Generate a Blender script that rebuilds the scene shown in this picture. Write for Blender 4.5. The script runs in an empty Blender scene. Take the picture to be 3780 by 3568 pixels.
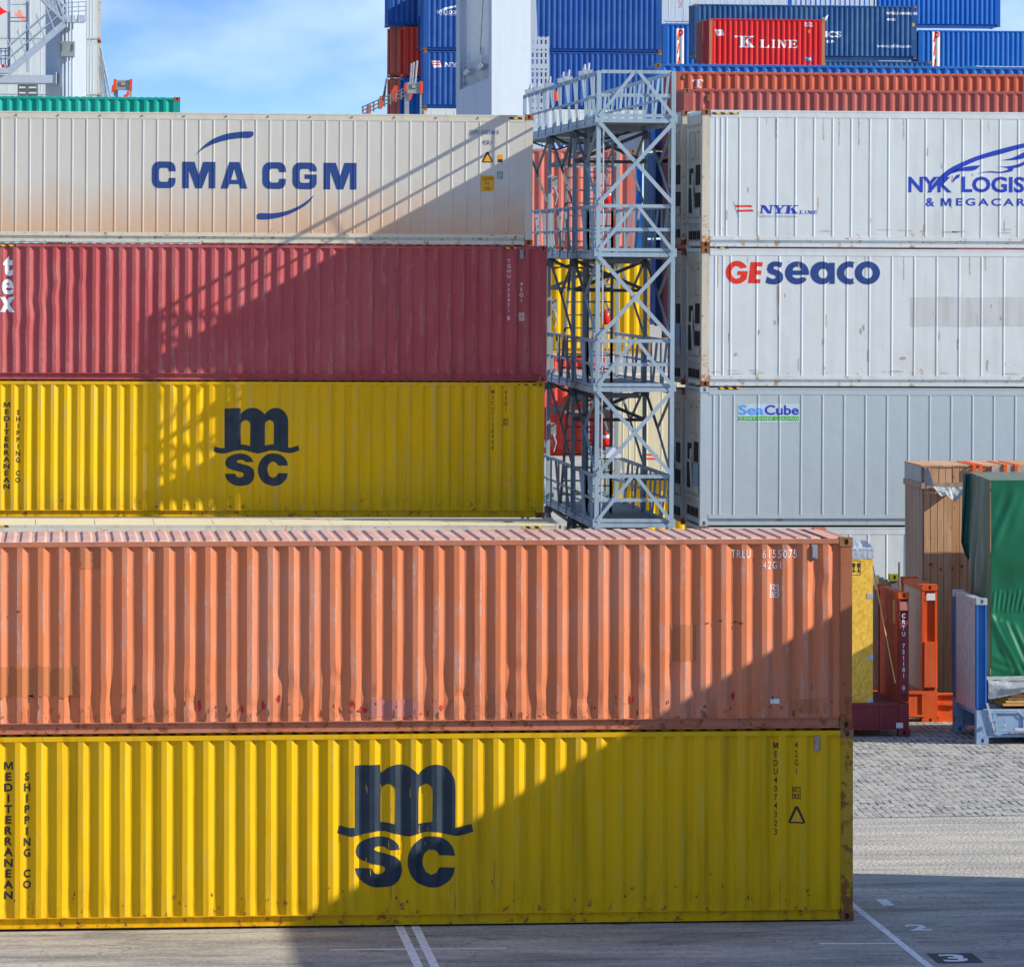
import bpy, bmesh, math, random
from mathutils import Vector, Matrix, noise as mnoise
C = bpy.context
S = C.scene
R = math.radians
random.seed(7)

# ------------------------------------------------------------------ camera, sky, sun, exposure
F = 18000.0                        # focal length in photo pixels (3780 wide)
TH = math.atan(1690.0 / F)
HZ, CX, CZ = 930.0, 1890.0, 9.05
cam = bpy.data.cameras.new('camera')
cam.sensor_width = 36.0
cam.lens = 36.0 * F / 3780.0
cam.shift_y = -(1784.0 - HZ) / 3780.0
cam.clip_end = 6000
co = bpy.data.objects.new('camera', cam)
S.collection.objects.link(co)
co.location = (0, 0, CZ)
co.rotation_euler = (R(90), 0, -TH)
S.camera = co

AZ, EL = R(73.0), R(27.9)          # sun: to the right of the container faces
SUN = Vector((math.sin(AZ) * math.cos(EL), -math.cos(AZ) * math.cos(EL), math.sin(EL)))
w = bpy.data.worlds.new('World')
S.world = w
w.use_nodes = True
wn, wl = w.node_tree.nodes, w.node_tree.links
wn.clear()
wo = wn.new('ShaderNodeOutputWorld')
bg = wn.new('ShaderNodeBackground')
bg.inputs['Strength'].default_value = 0.15
sky = wn.new('ShaderNodeTexSky')
sky.sky_type = 'NISHITA'
sky.sun_disc = False
sky.sun_elevation = EL
sky.sun_rotation = math.pi - AZ
sky.air_density = 1.0
sky.dust_density = 0.3
sky.ozone_density = 1.6
tc = wn.new('ShaderNodeTexCoord')
mp = wn.new('ShaderNodeMapping')
mp.inputs['Scale'].default_value = (1, 1, 5.0)
mp.inputs['Location'].default_value = (0, 0, 0.05)
wl.new(tc.outputs['Generated'], mp.inputs['Vector'])
wl.new(mp.outputs['Vector'], sky.inputs['Vector'])
mc = wn.new('ShaderNodeMapping')
mc.inputs['Scale'].default_value = (15, 15, 34)
mc.inputs['Location'].default_value = (0.35, 0.2, 0.1)
wl.new(tc.outputs['Generated'], mc.inputs['Vector'])
cn = wn.new('ShaderNodeTexNoise')
cn.inputs['Scale'].default_value = 1.0
cn.inputs['Detail'].default_value = 4
cn.inputs['Roughness'].default_value = 0.5
wl.new(mc.outputs['Vector'], cn.inputs['Vector'])
cr = wn.new('ShaderNodeValToRGB')
cr.color_ramp.elements[0].position = 0.45
cr.color_ramp.elements[1].position = 0.70
wl.new(cn.outputs['Fac'], cr.inputs['Fac'])
mul = wn.new('ShaderNodeMath'); mul.operation = 'MULTIPLY'; mul.inputs[1].default_value = 0.85
wl.new(cr.outputs['Color'], mul.inputs[0])
mx = wn.new('ShaderNodeMixRGB')
mx.inputs['Color2'].default_value = (4.6, 4.9, 5.7, 1)
wl.new(mul.outputs[0], mx.inputs['Fac'])
wl.new(sky.outputs['Color'], mx.inputs['Color1'])
tint = wn.new('ShaderNodeMixRGB'); tint.blend_type = 'MULTIPLY'; tint.inputs['Fac'].default_value = 1.0
tint.inputs['Color2'].default_value = (0.86, 1.04, 1.30, 1)
wl.new(mx.outputs['Color'], tint.inputs['Color1'])
wl.new(tint.outputs['Color'], bg.inputs['Color'])
wl.new(bg.outputs['Background'], wo.inputs['Surface'])

sl = bpy.data.lights.new('sun', 'SUN')
sl.energy = 5.0
sl.angle = R(0.5)
sl.color = (1.0, 0.93, 0.80)
so = bpy.data.objects.new('sun', sl)
S.collection.objects.link(so)
so.rotation_euler = SUN.to_track_quat('Z', 'Y').to_euler()
so.location = (60, -10, 60)

S.view_settings.view_transform = 'Standard'
S.view_settings.look = 'None'
S.view_settings.exposure = 0.4
S.view_settings.gamma = 1.0
S.render.engine = 'CYCLES'
S.cycles.max_bounces = 6
S.cycles.use_denoising = True


def at(px, py, Y):
    """point on the vertical plane y = Y that photo pixel (px, py) sees"""
    dx = F * math.sin(TH) + (px - CX) * math.cos(TH)
    dy = F * math.cos(TH) - (px - CX) * math.sin(TH)
    t = Y / dy
    return Vector((t * dx, Y, CZ + t * (HZ - py)))


# ------------------------------------------------------------------ materials
MATS = {}


class NT:
    def __init__(s, name):
        s.m = bpy.data.materials.new(name)
        s.m.use_nodes = True
        s.n, s.l = s.m.node_tree.nodes, s.m.node_tree.links
        s.b = s.n['Principled BSDF']
        s.tc = s.n.new('ShaderNodeTexCoord')

    def map(s, scale=(1, 1, 1), rot=(0, 0, 0), loc=(0, 0, 0), src='Object'):
        m = s.n.new('ShaderNodeMapping')
        m.inputs['Scale'].default_value = scale
        m.inputs['Rotation'].default_value = rot
        m.inputs['Location'].default_value = loc
        s.l.new(s.tc.outputs[src], m.inputs['Vector'])
        return m.outputs['Vector']

    def noise(s, vec, scale, detail=4, rough=0.55):
        n = s.n.new('ShaderNodeTexNoise')
        n.inputs['Scale'].default_value = scale
        n.inputs['Detail'].default_value = detail
        n.inputs['Roughness'].default_value = rough
        s.l.new(vec, n.inputs['Vector'])
        return n.outputs['Fac']

    def ramp(s, fac, p0, p1, v0=0.0, v1=1.0):
        n = s.n.new('ShaderNodeMapRange')
        n.inputs['From Min'].default_value = p0
        n.inputs['From Max'].default_value = p1
        n.inputs['To Min'].default_value = v0
        n.inputs['To Max'].default_value = v1
        s.l.new(fac, n.inputs['Value'])
        return n.outputs['Result']

    def math(s, op, a, b):
        n = s.n.new('ShaderNodeMath')
        n.operation = op
        for i, v in enumerate((a, b)):
            if isinstance(v, (int, float)):
                n.inputs[i].default_value = v
            else:
                s.l.new(v, n.inputs[i])
        return n.outputs[0]

    def mix(s, fac, a, b, mode='MIX'):
        n = s.n.new('ShaderNodeMixRGB')
        n.blend_type = mode
        for i, v in (('Fac', fac), ('Color1', a), ('Color2', b)):
            if isinstance(v, (int, float)):
                n.inputs[i].default_value = v
            elif isinstance(v, tuple):
                n.inputs[i].default_value = (v + (1,))[:4]
            else:
                s.l.new(v, n.inputs[i])
        return n.outputs['Color']

    def z(s):
        n = s.n.new('ShaderNodeSeparateXYZ')
        s.l.new(s.tc.outputs['Object'], n.inputs[0])
        return n.outputs

    def bump(s, h, strength, dist):
        n = s.n.new('ShaderNodeBump')
        n.inputs['Strength'].default_value = strength
        n.inputs['Distance'].default_value = dist
        s.l.new(h, n.inputs['Height'])
        s.l.new(n.outputs['Normal'], s.b.inputs['Normal'])

    def done(s, col, rough=0.5, metal=0.0, spec=0.4):
        if isinstance(col, tuple):
            s.b.inputs['Base Color'].default_value = (col + (1,))[:4]
        else:
            s.l.new(col, s.b.inputs['Base Color'])
        if isinstance(rough, (int, float)):
            s.b.inputs['Roughness'].default_value = rough
        else:
            s.l.new(rough, s.b.inputs['Roughness'])
        s.b.inputs['Metallic'].default_value = metal
        s.b.inputs['Specular IOR Level'].default_value = spec
        return s.m


def srgb(r, g, b):
    f = lambda c: (c / 255 / 12.92) if c <= 10 else ((c / 255 + 0.055) / 1.055) ** 2.4
    return (f(r), f(g), f(b))


def paint(name, col, rust=0.25, dirt=0.3, fade=0.25, rough=0.5, stain=None, fadecol=None, seed=0.0, rustcol=(0.16, 0.05, 0.018), crest=None):
    """weathered container paint: faded patches, rain streaks, chips and rust"""
    if name in MATS:
        return MATS[name]
    t = NT(name)
    lo = (seed * 3.1, seed * 1.7, seed)
    v = t.map(loc=lo)
    vs = t.map(scale=(5.5, 5.5, 0.28), loc=lo)
    vf = t.map(scale=(14, 14, 0.7), loc=lo)
    if fadecol is None:
        g = sum(col) / 3
        fadecol = tuple(c * 0.72 + g * 0.22 + 0.06 for c in col)
    c = t.mix(t.math('MULTIPLY', t.ramp(t.noise(v, 0.9, 5), 0.42, 0.7), fade), col, fadecol)
    c = t.mix(t.math('MULTIPLY', t.ramp(t.noise(vs, 1.0, 4), 0.5, 0.75), dirt), c, tuple(x * 0.45 for x in col))
    c = t.mix(t.math('MULTIPLY', t.ramp(t.noise(vf, 1.0, 3), 0.55, 0.8), dirt * 0.7), c, fadecol)
    z = t.z()[2]
    if stain:
        hgt = t.math('ADD', z, t.math('MULTIPLY', t.noise(t.map(scale=(2.2, 2.2, 0.5), loc=lo), 1.0, 5), 0.9))
        c = t.mix(t.ramp(hgt, stain[1] + 0.35, 0.15, 0.0, stain[2]), c, stain[0])
    if crest:
        cm = t.math('MULTIPLY', t.ramp(t.z()[1], 0.020, 0.012), t.ramp(t.noise(t.map(scale=(9, 1, 1.1), loc=lo), 1.3, 7, 0.68), 0.50, 0.60))
        cm = t.math('MULTIPLY', cm, t.ramp(t.noise(t.map(scale=(30, 1, 8)), 1.6, 4, 0.7), 0.40, 0.58))
        c = t.mix(t.math('MULTIPLY', cm, crest[1]), c, crest[0])
        gr = t.math('MULTIPLY', t.ramp(z, 0.75, 0.16), t.ramp(t.noise(t.map(scale=(4, 4, 1.6), loc=lo), 1.5, 6, 0.7), 0.48, 0.68))
        c = t.mix(t.math('MULTIPLY', gr, crest[2]), c, tuple(x * 0.38 for x in col))
        run = t.math('MULTIPLY', t.ramp(t.noise(t.map(scale=(22, 2, 0.9), loc=lo), 1.0, 6, 0.66), 0.62, 0.70), t.ramp(z, 1.5, 0.2))
        c = t.mix(t.math('MULTIPLY', run, 0.7), c, rustcol)
    low = t.ramp(z, 0.7, 0.1, 0.0, 0.13)
    rn = t.math('ADD', t.noise(v, 7.5, 8, 0.68), low)
    rmask = t.ramp(rn, 0.735 - rust * 0.14, 0.80 - rust * 0.14)
    c = t.mix(t.math('MULTIPLY', rmask, 0.9), c, t.mix(t.noise(v, 25, 3), rustcol, tuple(x * 2.3 for x in rustcol)))
    chips = t.ramp(t.noise(v, 38, 3, 0.6), 0.74, 0.78)
    c = t.mix(t.math('MULTIPLY', chips, 0.4 * dirt), c, (0.5, 0.48, 0.45))
    t.bump(t.math('ADD', t.noise(v, 2.2, 3), t.math('MULTIPLY', t.noise(v, 60, 2), 0.03)), 0.28, 0.03)
    m = t.done(c, t.ramp(t.noise(v, 3.5, 4), 0.3, 0.75, rough, rough + 0.25), 0.0, 0.18)
    MATS[name] = m
    return m


def flat(name, col, rough=0.55, metal=0.0, var=0.15, scale=4.0):
    if name in MATS:
        return MATS[name]
    t = NT(name)
    v = t.map()
    c = t.mix(t.ramp(t.noise(v, scale, 5), 0.3, 0.7), tuple(x * (1 - var) for x in col), tuple(min(1, x * (1 + var)) for x in col))
    c = t.mix(t.math('MULTIPLY', t.ramp(t.noise(v, scale * 7, 3), 0.6, 0.8), var * 1.5), c, tuple(x * 0.5 for x in col))
    MATS[name] = t.done(c, rough, metal)
    return MATS[name]


ORANGE = (0.66, 0.20, 0.082)
YEL = (0.80, 0.455, 0.0)
P = {}
P['orange'] = paint('orange_paint', ORANGE, 0.42, 0.42, 0.5, 0.6, fadecol=(0.60, 0.29, 0.205), seed=1, crest=((0.47, 0.37, 0.34), 0.75, 0.55))
P['orange_rail'] = paint('orange_rail_paint', (0.52, 0.19, 0.10), 0.55, 0.35, 0.4, 0.6, seed=2)
P['orange_roof'] = paint('orange_roof_paint', (0.60, 0.32, 0.24), 0.3, 0.5, 0.6, 0.7, fadecol=(0.62, 0.48, 0.40), seed=3)
P['yellow'] = paint('yellow_paint', YEL, 0.34, 0.6, 0.3, 0.5, fadecol=(0.70, 0.42, 0.02), seed=4, crest=((0.62, 0.44, 0.12), 0.4, 0.35))
P['yellow_post'] = paint('rusty_yellow_paint', (0.55, 0.32, 0.01), 1.5, 0.6, 0.3, 0.6, seed=5)
P['orange_post'] = paint('rusty_orange_paint', (0.42, 0.14, 0.06), 0.9, 0.5, 0.3, 0.6, seed=6)
P['yellow_b'] = paint('dull_yellow_paint', (0.79, 0.46, 0.0), 0.3, 0.4, 0.22, 0.5, fadecol=(0.60, 0.40, 0.05), seed=7, crest=((0.45, 0.38, 0.2), 0.55, 0.35))
P['maroon'] = paint('maroon_paint', (0.43, 0.082, 0.088), 0.25, 0.35, 0.4, 0.55, fadecol=(0.48, 0.16, 0.15), seed=8, crest=((0.50, 0.30, 0.27), 0.45, 0.35))
P['maroon_b'] = paint('brown_red_paint', (0.40, 0.10, 0.085), 0.3, 0.35, 0.35, 0.55, seed=9)
P['rust_red'] = paint('rust_red_paint', (0.50, 0.12, 0.065), 0.3, 0.35, 0.3, 0.55, seed=10)
P['salmon'] = paint('salmon_paint', (0.58, 0.16, 0.12), 0.45, 0.35, 0.4, 0.55, seed=11)
P['red'] = paint('bright_red_paint', (0.62, 0.018, 0.022), 0.08, 0.2, 0.15, 0.5, seed=12)
P['red_b'] = paint('tomato_red_paint', (0.68, 0.055, 0.03), 0.2, 0.25, 0.2, 0.5, seed=13)
P['green'] = paint('sea_green_paint', (0.005, 0.36, 0.27), 0.1, 0.35, 0.3, 0.5, fadecol=(0.05, 0.45, 0.36), seed=14)
P['blue_navy'] = paint('navy_blue_paint', (0.018, 0.085, 0.33), 0.12, 0.3, 0.35, 0.5, fadecol=(0.06, 0.16, 0.40), seed=15)
P['blue_slate'] = paint('slate_blue_paint', (0.025, 0.095, 0.25), 0.15, 0.35, 0.5, 0.5, fadecol=(0.09, 0.19, 0.32), seed=16)
P['blue'] = paint('cobalt_blue_paint', (0.012, 0.13, 0.50), 0.08, 0.25, 0.3, 0.5, fadecol=(0.05, 0.2, 0.55), seed=17)
P['blue_mid'] = paint('mid_blue_paint', (0.02, 0.17, 0.55), 0.12, 0.3, 0.3, 0.5, seed=18)
P['white'] = paint('white_reefer_paint', (0.68, 0.735, 0.735), 0.34, 0.2, 0.4, 0.42, fadecol=(0.60, 0.625, 0.575), seed=19, rustcol=(0.3, 0.17, 0.07))
P['grey'] = paint('pale_grey_reefer_paint', (0.47, 0.54, 0.565), 0.0, 0.06, 0.12, 0.42, fadecol=(0.43, 0.52, 0.56), seed=20)
P['white_dirty'] = paint('grimy_white_paint', (0.50, 0.50, 0.46), 0.8, 0.6, 0.5, 0.6, fadecol=(0.42, 0.38, 0.30), seed=21, rustcol=(0.20, 0.085, 0.02))
P['white_rust'] = paint('rust_streaked_white_paint', (0.66, 0.63, 0.53), 1.0, 0.45, 0.45, 0.55, fadecol=(0.60, 0.50, 0.28), seed=22, rustcol=(0.28, 0.12, 0.02))
P['cream'] = paint('stained_cream_paint', (0.63, 0.61, 0.545), 0.1, 0.1, 0.3, 0.5, stain=((0.66, 0.35, 0.155), 1.5, 1.0), fadecol=(0.62, 0.58, 0.50), seed=23)
P['cream_rail'] = paint('cream_rail_paint', (0.66, 0.62, 0.50), 0.3, 0.25, 0.35, 0.5, seed=24)
P['cream_roof'] = paint('cream_roof_paint', (0.72, 0.64, 0.42), 0.3, 0.25, 0.35, 0.6, seed=25)
P['steel'] = paint('grey_tower_paint', (0.345, 0.455, 0.53), 0.4, 0.45, 0.35, 0.45, seed=26)
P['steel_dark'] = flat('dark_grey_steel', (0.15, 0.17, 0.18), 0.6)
P['deck'] = flat('grating_deck', (0.32, 0.34, 0.34), 0.8, 0, 0.25, 9)
P['crane'] = paint('white_crane_paint', (0.47, 0.54, 0.62), 0.03, 0.10, 0.12, 0.4, fadecol=(0.44, 0.51, 0.59), seed=27)
P['crane_steel'] = flat('crane_stair_paint', (0.42, 0.49, 0.57), 0.45, 0, 0.1)
P['black'] = flat('dark_void', (0.012, 0.013, 0.015), 0.9)
P['rustcast'] = paint('rusty_casting', (0.30, 0.15, 0.07), 1.3, 0.5, 0.4, 0.7, seed=28)
P['navy_ink'] = flat('navy_lettering', (0.017, 0.032, 0.050), 0.5, 0, 0.3, 3)
P['navy_ink2'] = flat('indigo_lettering', (0.022, 0.062, 0.23), 0.45, 0, 0.12, 3)
P['blue_ink'] = flat('royal_blue_lettering', (0.02, 0.055, 0.46), 0.45, 0, 0.15, 3)
P['sky_ink'] = flat('light_blue_lettering', (0.08, 0.36, 0.85), 0.45, 0, 0.1, 3)
P['red_ink'] = flat('red_lettering', (0.78, 0.035, 0.012), 0.45, 0, 0.1, 3)
P['black_ink'] = flat('black_lettering', (0.03, 0.026, 0.018), 0.6, 0, 0.4, 6)
P['white_ink'] = flat('white_lettering', (0.78, 0.80, 0.82), 0.5, 0, 0.08, 6)
P['grey_ink'] = flat('grey_lettering', (0.30, 0.34, 0.42), 0.5, 0, 0.15, 6)
P['green_ink'] = flat('green_label', (0.06, 0.48, 0.01), 0.45, 0, 0.05, 6)
P['amber'] = flat('amber_label', (0.80, 0.40, 0.01), 0.45, 0, 0.1, 6)
P['yellow_ink'] = flat('hazard_yellow', (0.80, 0.52, 0.02), 0.5, 0, 0.15, 6)
P['line'] = None
P['safety_orange'] = flat('safety_orange', (0.85, 0.075, 0.008), 0.5, 0, 0.1, 3)
P['box_grey'] = flat('cabinet_grey', (0.30, 0.33, 0.34), 0.5, 0, 0.12, 3)
P['fire_red'] = flat('extinguisher_red', (0.85, 0.016, 0.014), 0.3, 0, 0.1, 5)
P['strap'] = flat('orange_webbing', (0.85, 0.13, 0.02), 0.7, 0, 0.15, 9)
P['galv'] = flat('galvanised_steel', (0.48, 0.52, 0.56), 0.4, 0.4, 0.2, 6)
P['fr_orange'] = paint('flat_rack_orange_paint', (0.70, 0.11, 0.022), 0.25, 0.35, 0.25, 0.5, seed=31)
P['fr_maroon'] = paint('flat_rack_maroon_paint', (0.24, 0.035, 0.04), 0.2, 0.3, 0.2, 0.5, seed=32)
P['fr_blue'] = paint('flat_rack_blue_paint', (0.015, 0.14, 0.44), 0.15, 0.3, 0.25, 0.5, seed=33)
P['fr_pale'] = paint('flat_rack_pale_blue_paint', (0.25, 0.37, 0.53), 0.35, 0.35, 0.3, 0.5, seed=34)
P['rope'] = flat('rope_fibre', (0.62, 0.42, 0.16), 0.9)


def wear_ink(key, amt):
    m = P[key]
    nt = m.node_tree
    n, l = nt.nodes, nt.links
    tc_ = n.new('ShaderNodeTexCoord')
    out = []
    for sc, p0, p1 in (((26, 26, 5), .70 - amt, .74 - amt), ((5, 5, 5), .62 - amt, .80 - amt)):
        mp_ = n.new('ShaderNodeMapping'); mp_.inputs['Scale'].default_value = sc
        nz_ = n.new('ShaderNodeTexNoise'); nz_.inputs['Scale'].default_value = 2.2; nz_.inputs['Detail'].default_value = 7; nz_.inputs['Roughness'].default_value = .7
        mr = n.new('ShaderNodeMapRange'); mr.inputs['From Min'].default_value = p0; mr.inputs['From Max'].default_value = p1
        l.new(tc_.outputs['Object'], mp_.inputs['Vector']); l.new(mp_.outputs['Vector'], nz_.inputs['Vector']); l.new(nz_.outputs['Fac'], mr.inputs['Value'])
        out.append(mr.outputs['Result'])
    mu = n.new('ShaderNodeMath'); mu.operation = 'MULTIPLY'; l.new(out[0], mu.inputs[0]); mu.inputs[1].default_value = 0.85
    m2 = n.new('ShaderNodeMath'); m2.operation = 'MULTIPLY_ADD'; l.new(out[1], m2.inputs[0]); m2.inputs[1].default_value = 0.3; l.new(mu.outputs[0], m2.inputs[2])
    su = n.new('ShaderNodeMath'); su.operation = 'SUBTRACT'; su.use_clamp = True; su.inputs[0].default_value = 1.0; l.new(m2.outputs[0], su.inputs[1])
    l.new(su.outputs[0], n['Principled BSDF'].inputs['Alpha'])


for k_, a_ in (('navy_ink', .03), ('navy_ink2', .0), ('blue_ink', .05), ('black_ink', .05), ('white_ink', .05), ('red_ink', .0), ('grey_ink', .03)):
    wear_ink(k_, a_)


def wood(name, a, b, dark=0.5):
    t = NT(name)
    g = t.n.new('ShaderNodeNewGeometry')
    c = t.mix(g.outputs['Random Per Island'], a, b)
    v = t.map(scale=(9, 9, 0.6))
    c = t.mix(t.math('MULTIPLY', t.ramp(t.noise(v, 2.0, 6, 0.65), 0.42, 0.75), dark), c, tuple(x * 0.35 for x in a))
    kn = t.ramp(t.noise(t.map(scale=(1, 1, .45)), 9, 2), 0.70, 0.76)
    c = t.mix(t.math('MULTIPLY', kn, 0.7), c, (0.10, 0.05, 0.02))
    t.bump(t.noise(v, 3.0, 4), 0.2, 0.01)
    return t.done(c, 0.75, 0, 0.2)


P['wood'] = wood('crate_boards', (0.52, 0.27, 0.13), (0.62, 0.38, 0.22))
P['wood_old'] = wood('weathered_boards', (0.36, 0.25, 0.18), (0.44, 0.32, 0.24), 0.65)
P['timber'] = wood('sawn_timber', (0.58, 0.26, 0.06), (0.66, 0.36, 0.12), 0.3)
P['ply'] = wood('plywood_panel', (0.60, 0.42, 0.29), (0.66, 0.48, 0.34), 0.35)


def osb():
    t = NT('strand_board')
    v = t.map(scale=(1, 1, 0.6), rot=(0.3, 0.5, 0.2))
    vo = t.n.new('ShaderNodeTexVoronoi')
    vo.inputs['Scale'].default_value = 30
    t.l.new(v, vo.inputs['Vector'])
    bw = t.n.new('ShaderNodeSeparateColor')
    t.l.new(vo.outputs['Color'], bw.inputs[0])
    c = t.mix(bw.outputs[0], (0.74, 0.40, 0.035), (0.92, 0.60, 0.10))
    c = t.mix(t.ramp(t.noise(t.map(scale=(3, 3, 1)), 9, 6, 0.7), 0.58, 0.72, 0, 0.75), c, (0.30, 0.13, 0.02))
    return t.done(c, 0.6, 0, 0.25)


P['osb'] = osb()


def tarp(name, col, rough=0.35, sc=(3, 3, 0.5), bmp=0.5):
    t = NT(name)
    v = t.map(scale=sc, rot=(0, 0.25, 0))
    n = t.noise(v, 2.5, 6, 0.6)
    c = t.mix(t.ramp(n, 0.3, 0.7), tuple(x * 0.8 for x in col), tuple(x * 1.15 for x in col))
    t.bump(t.math('ADD', n, t.math('MULTIPLY', t.noise(t.map(), 5, 3), 0.25)), bmp, 0.06)
    return t.done(c, rough, 0, 0.45)


P['tarp_green'] = tarp('green_tarpaulin', (0.002, 0.12, 0.052), 0.34, (1.2, 1.2, .4), 0.12)
P['tarp_dark'] = tarp('dark_green_tarpaulin', (0.004, 0.075, 0.06), 0.4, (2, 2, .5), 0.4)
P['tarp_olive'] = tarp('grey_green_tarpaulin', (0.10, 0.15, 0.105), 0.45, (2, 2, .5), 0.4)
P['tarp_grey'] = tarp('grey_tarpaulin', (0.33, 0.36, 0.37), 0.5, (2, 2, 2))
P['foil'] = tarp('silver_foil', (0.42, 0.47, 0.52), 0.3, (6, 6, 6))


def hazard():
    t = NT('hazard_tape')
    w_ = t.n.new('ShaderNodeTexWave')
    w_.inputs['Scale'].default_value = 2.3
    w_.inputs['Distortion'].default_value = 0.3
    t.l.new(t.map(scale=(1, 1, 1), rot=(0, R(40), 0)), w_.inputs['Vector'])
    c = t.mix(t.ramp(w_.outputs['Fac'], 0.45, 0.55), (0.78, 0.50, 0.02), (0.03, 0.025, 0.02))
    return t.done(c, 0.6)


P['hazard'] = hazard()


# ------------------------------------------------------------------ mesh helpers
class MB:
    def __init__(s):
        s.v, s.f, s.sm = [], [], []

    def face(s, *pts):
        i = len(s.v)
        s.v += [tuple(p) for p in pts]
        s.f.append(tuple(range(i, i + len(pts))))

    def box(s, a, b):
        (x0, y0, z0), (x1, y1, z1) = a, b
        i = len(s.v)
        s.v += [(x0, y0, z0), (x1, y0, z0), (x1, y1, z0), (x0, y1, z0), (x0, y0, z1), (x1, y0, z1), (x1, y1, z1), (x0, y1, z1)]
        for q in ((0, 3, 2, 1), (4, 5, 6, 7), (0, 1, 5, 4), (1, 2, 6, 5), (2, 3, 7, 6), (3, 0, 4, 7)):
            s.f.append(tuple(i + k for k in q))

    def bar(s, p, q, a, b, up=(0, 0, 1)):
        p, q = Vector(p), Vector(q)
        d = (q - p).normalized()
        u = Vector(up)
        if abs(d.dot(u)) > 0.95:
            u = Vector((0, 1, 0))
        x = d.cross(u).normalized()
        y = x.cross(d).normalized()
        i = len(s.v)
        for c in (p, q):
            for sx, sy in ((-1, -1), (1, -1), (1, 1), (-1, 1)):
                s.v.append(tuple(c + x * sx * a / 2 + y * sy * b / 2))
        for k in ((0, 1, 2, 3), (7, 6, 5, 4), (0, 4, 5, 1), (1, 5, 6, 2), (2, 6, 7, 3), (3, 7, 4, 0)):
            s.f.append(tuple(i + j for j in k))

    def tube(s, pts, r, n=8):
        pts = [Vector(p) for p in pts]
        rings = []
        for k, p in enumerate(pts):
            d = (pts[min(k + 1, len(pts) - 1)] - pts[max(k - 1, 0)]).normalized()
            u = Vector((0, 0, 1)) if abs(d.z) < 0.9 else Vector((0, 1, 0))
            x = d.cross(u).normalized()
            y = x.cross(d)
            rr = r[k] if isinstance(r, (list, tuple)) else r
            i = len(s.v)
            for j in range(n):
                a = 2 * math.pi * j / n
                s.v.append(tuple(p + x * math.cos(a) * rr + y * math.sin(a) * rr))
            rings.append(i)
        for a, b in zip(rings, rings[1:]):
            for j in range(n):
                s.f.append((a + j, a + (j + 1) % n, b + (j + 1) % n, b + j))
        s.f.append(tuple(rings[0] + j for j in reversed(range(n))))
        s.f.append(tuple(rings[-1] + j for j in range(n)))

    def grid(s, fn, nu, nv):
        i = len(s.v)
        for a in range(nu + 1):
            for b in range(nv + 1):
                s.v.append(tuple(fn(a / nu, b / nv)))
        for a in range(nu):
            for b in range(nv):
                k = i + a * (nv + 1) + b
                s.f.append((k, k + nv + 1, k + nv + 2, k + 1))

    def build(s, name, mat, parent=None, smooth=False):
        me = bpy.data.meshes.new(name)
        me.from_pydata(s.v, [], s.f)
        me.update()
        me.materials.append(mat)
        if smooth:
            me.polygons.foreach_set('use_smooth', [True] * len(me.polygons))
        o = bpy.data.objects.new(name, me)
        S.collection.objects.link(o)
        if parent:
            o.parent = parent
        return o


def tag(o, label=None, cat=None, group=None, kind=None):
    if label: o['label'] = label
    if cat: o['category'] = cat
    if group: o['group'] = group
    if kind: o['kind'] = kind
    return o


def thing(name, label, cat, loc=(0, 0, 0), group=None, rot=(0, 0, 0)):
    o = bpy.data.objects.new(name, None)
    o.empty_display_size = 0.3
    S.collection.objects.link(o)
    o.location = loc
    o.rotation_euler = rot
    return tag(o, label, cat, group)


# ------------------------------------------------------------------ flat lettering shapes
def smooth_loop(pts, n=5, closed=True):
    out = []
    N = len(pts)
    for i in range(N):
        p0, p1, p2, p3 = (pts[(i - 1) % N], pts[i], pts[(i + 1) % N], pts[(i + 2) % N])
        for k in range(n):
            t = k / n
            out.append(tuple(0.5 * ((2 * p1[j]) + (-p0[j] + p2[j]) * t + (2 * p0[j] - 5 * p1[j] + 4 * p2[j] - p3[j]) * t * t + (-p0[j] + 3 * p1[j] - 3 * p2[j] + p3[j]) * t ** 3) for j in (0, 1)))
    return out


def round_some(pts, corner=0.6, n=5):
    """smooth a loop but keep corners sharper than ~50 degrees of turn"""
    N = len(pts)
    sharp = []
    for i in range(N):
        a = Vector(pts[i]) - Vector(pts[i - 1]); b = Vector(pts[(i + 1) % N]) - Vector(pts[i])
        sharp.append(a.length == 0 or b.length == 0 or a.angle(b) > corner)
    out = []
    for i in range(N):
        j = (i + 1) % N
        p1, p2 = Vector(pts[i]), Vector(pts[j])
        if sharp[i] and sharp[j]:
            out.append(tuple(p1)); continue
        p0 = p1 * 2 - p2 if sharp[i] else Vector(pts[i - 1])
        p3 = p2 * 2 - p1 if sharp[j] else Vector(pts[(j + 1) % N])
        for k in range(n):
            t = k / n
            out.append(tuple(0.5 * (2 * p1 + (p2 - p0) * t + (2 * p0 - 5 * p1 + 4 * p2 - p3) * t * t + (3 * p1 - p0 - 3 * p2 + p3) * t ** 3)))
    return out


def curve_mesh(cu):
    ob = bpy.data.objects.new('tmp', cu)
    S.collection.objects.link(ob)
    dg = C.evaluated_depsgraph_get()
    me = bpy.data.meshes.new_from_object(ob.evaluated_get(dg))
    bpy.data.objects.remove(ob)
    v = [tuple(x.co[:2]) for x in me.vertices]
    f = [tuple(p.vertices) for p in me.polygons]
    bpy.data.meshes.remove(me)
    bpy.data.curves.remove(cu)
    return v, f


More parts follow.
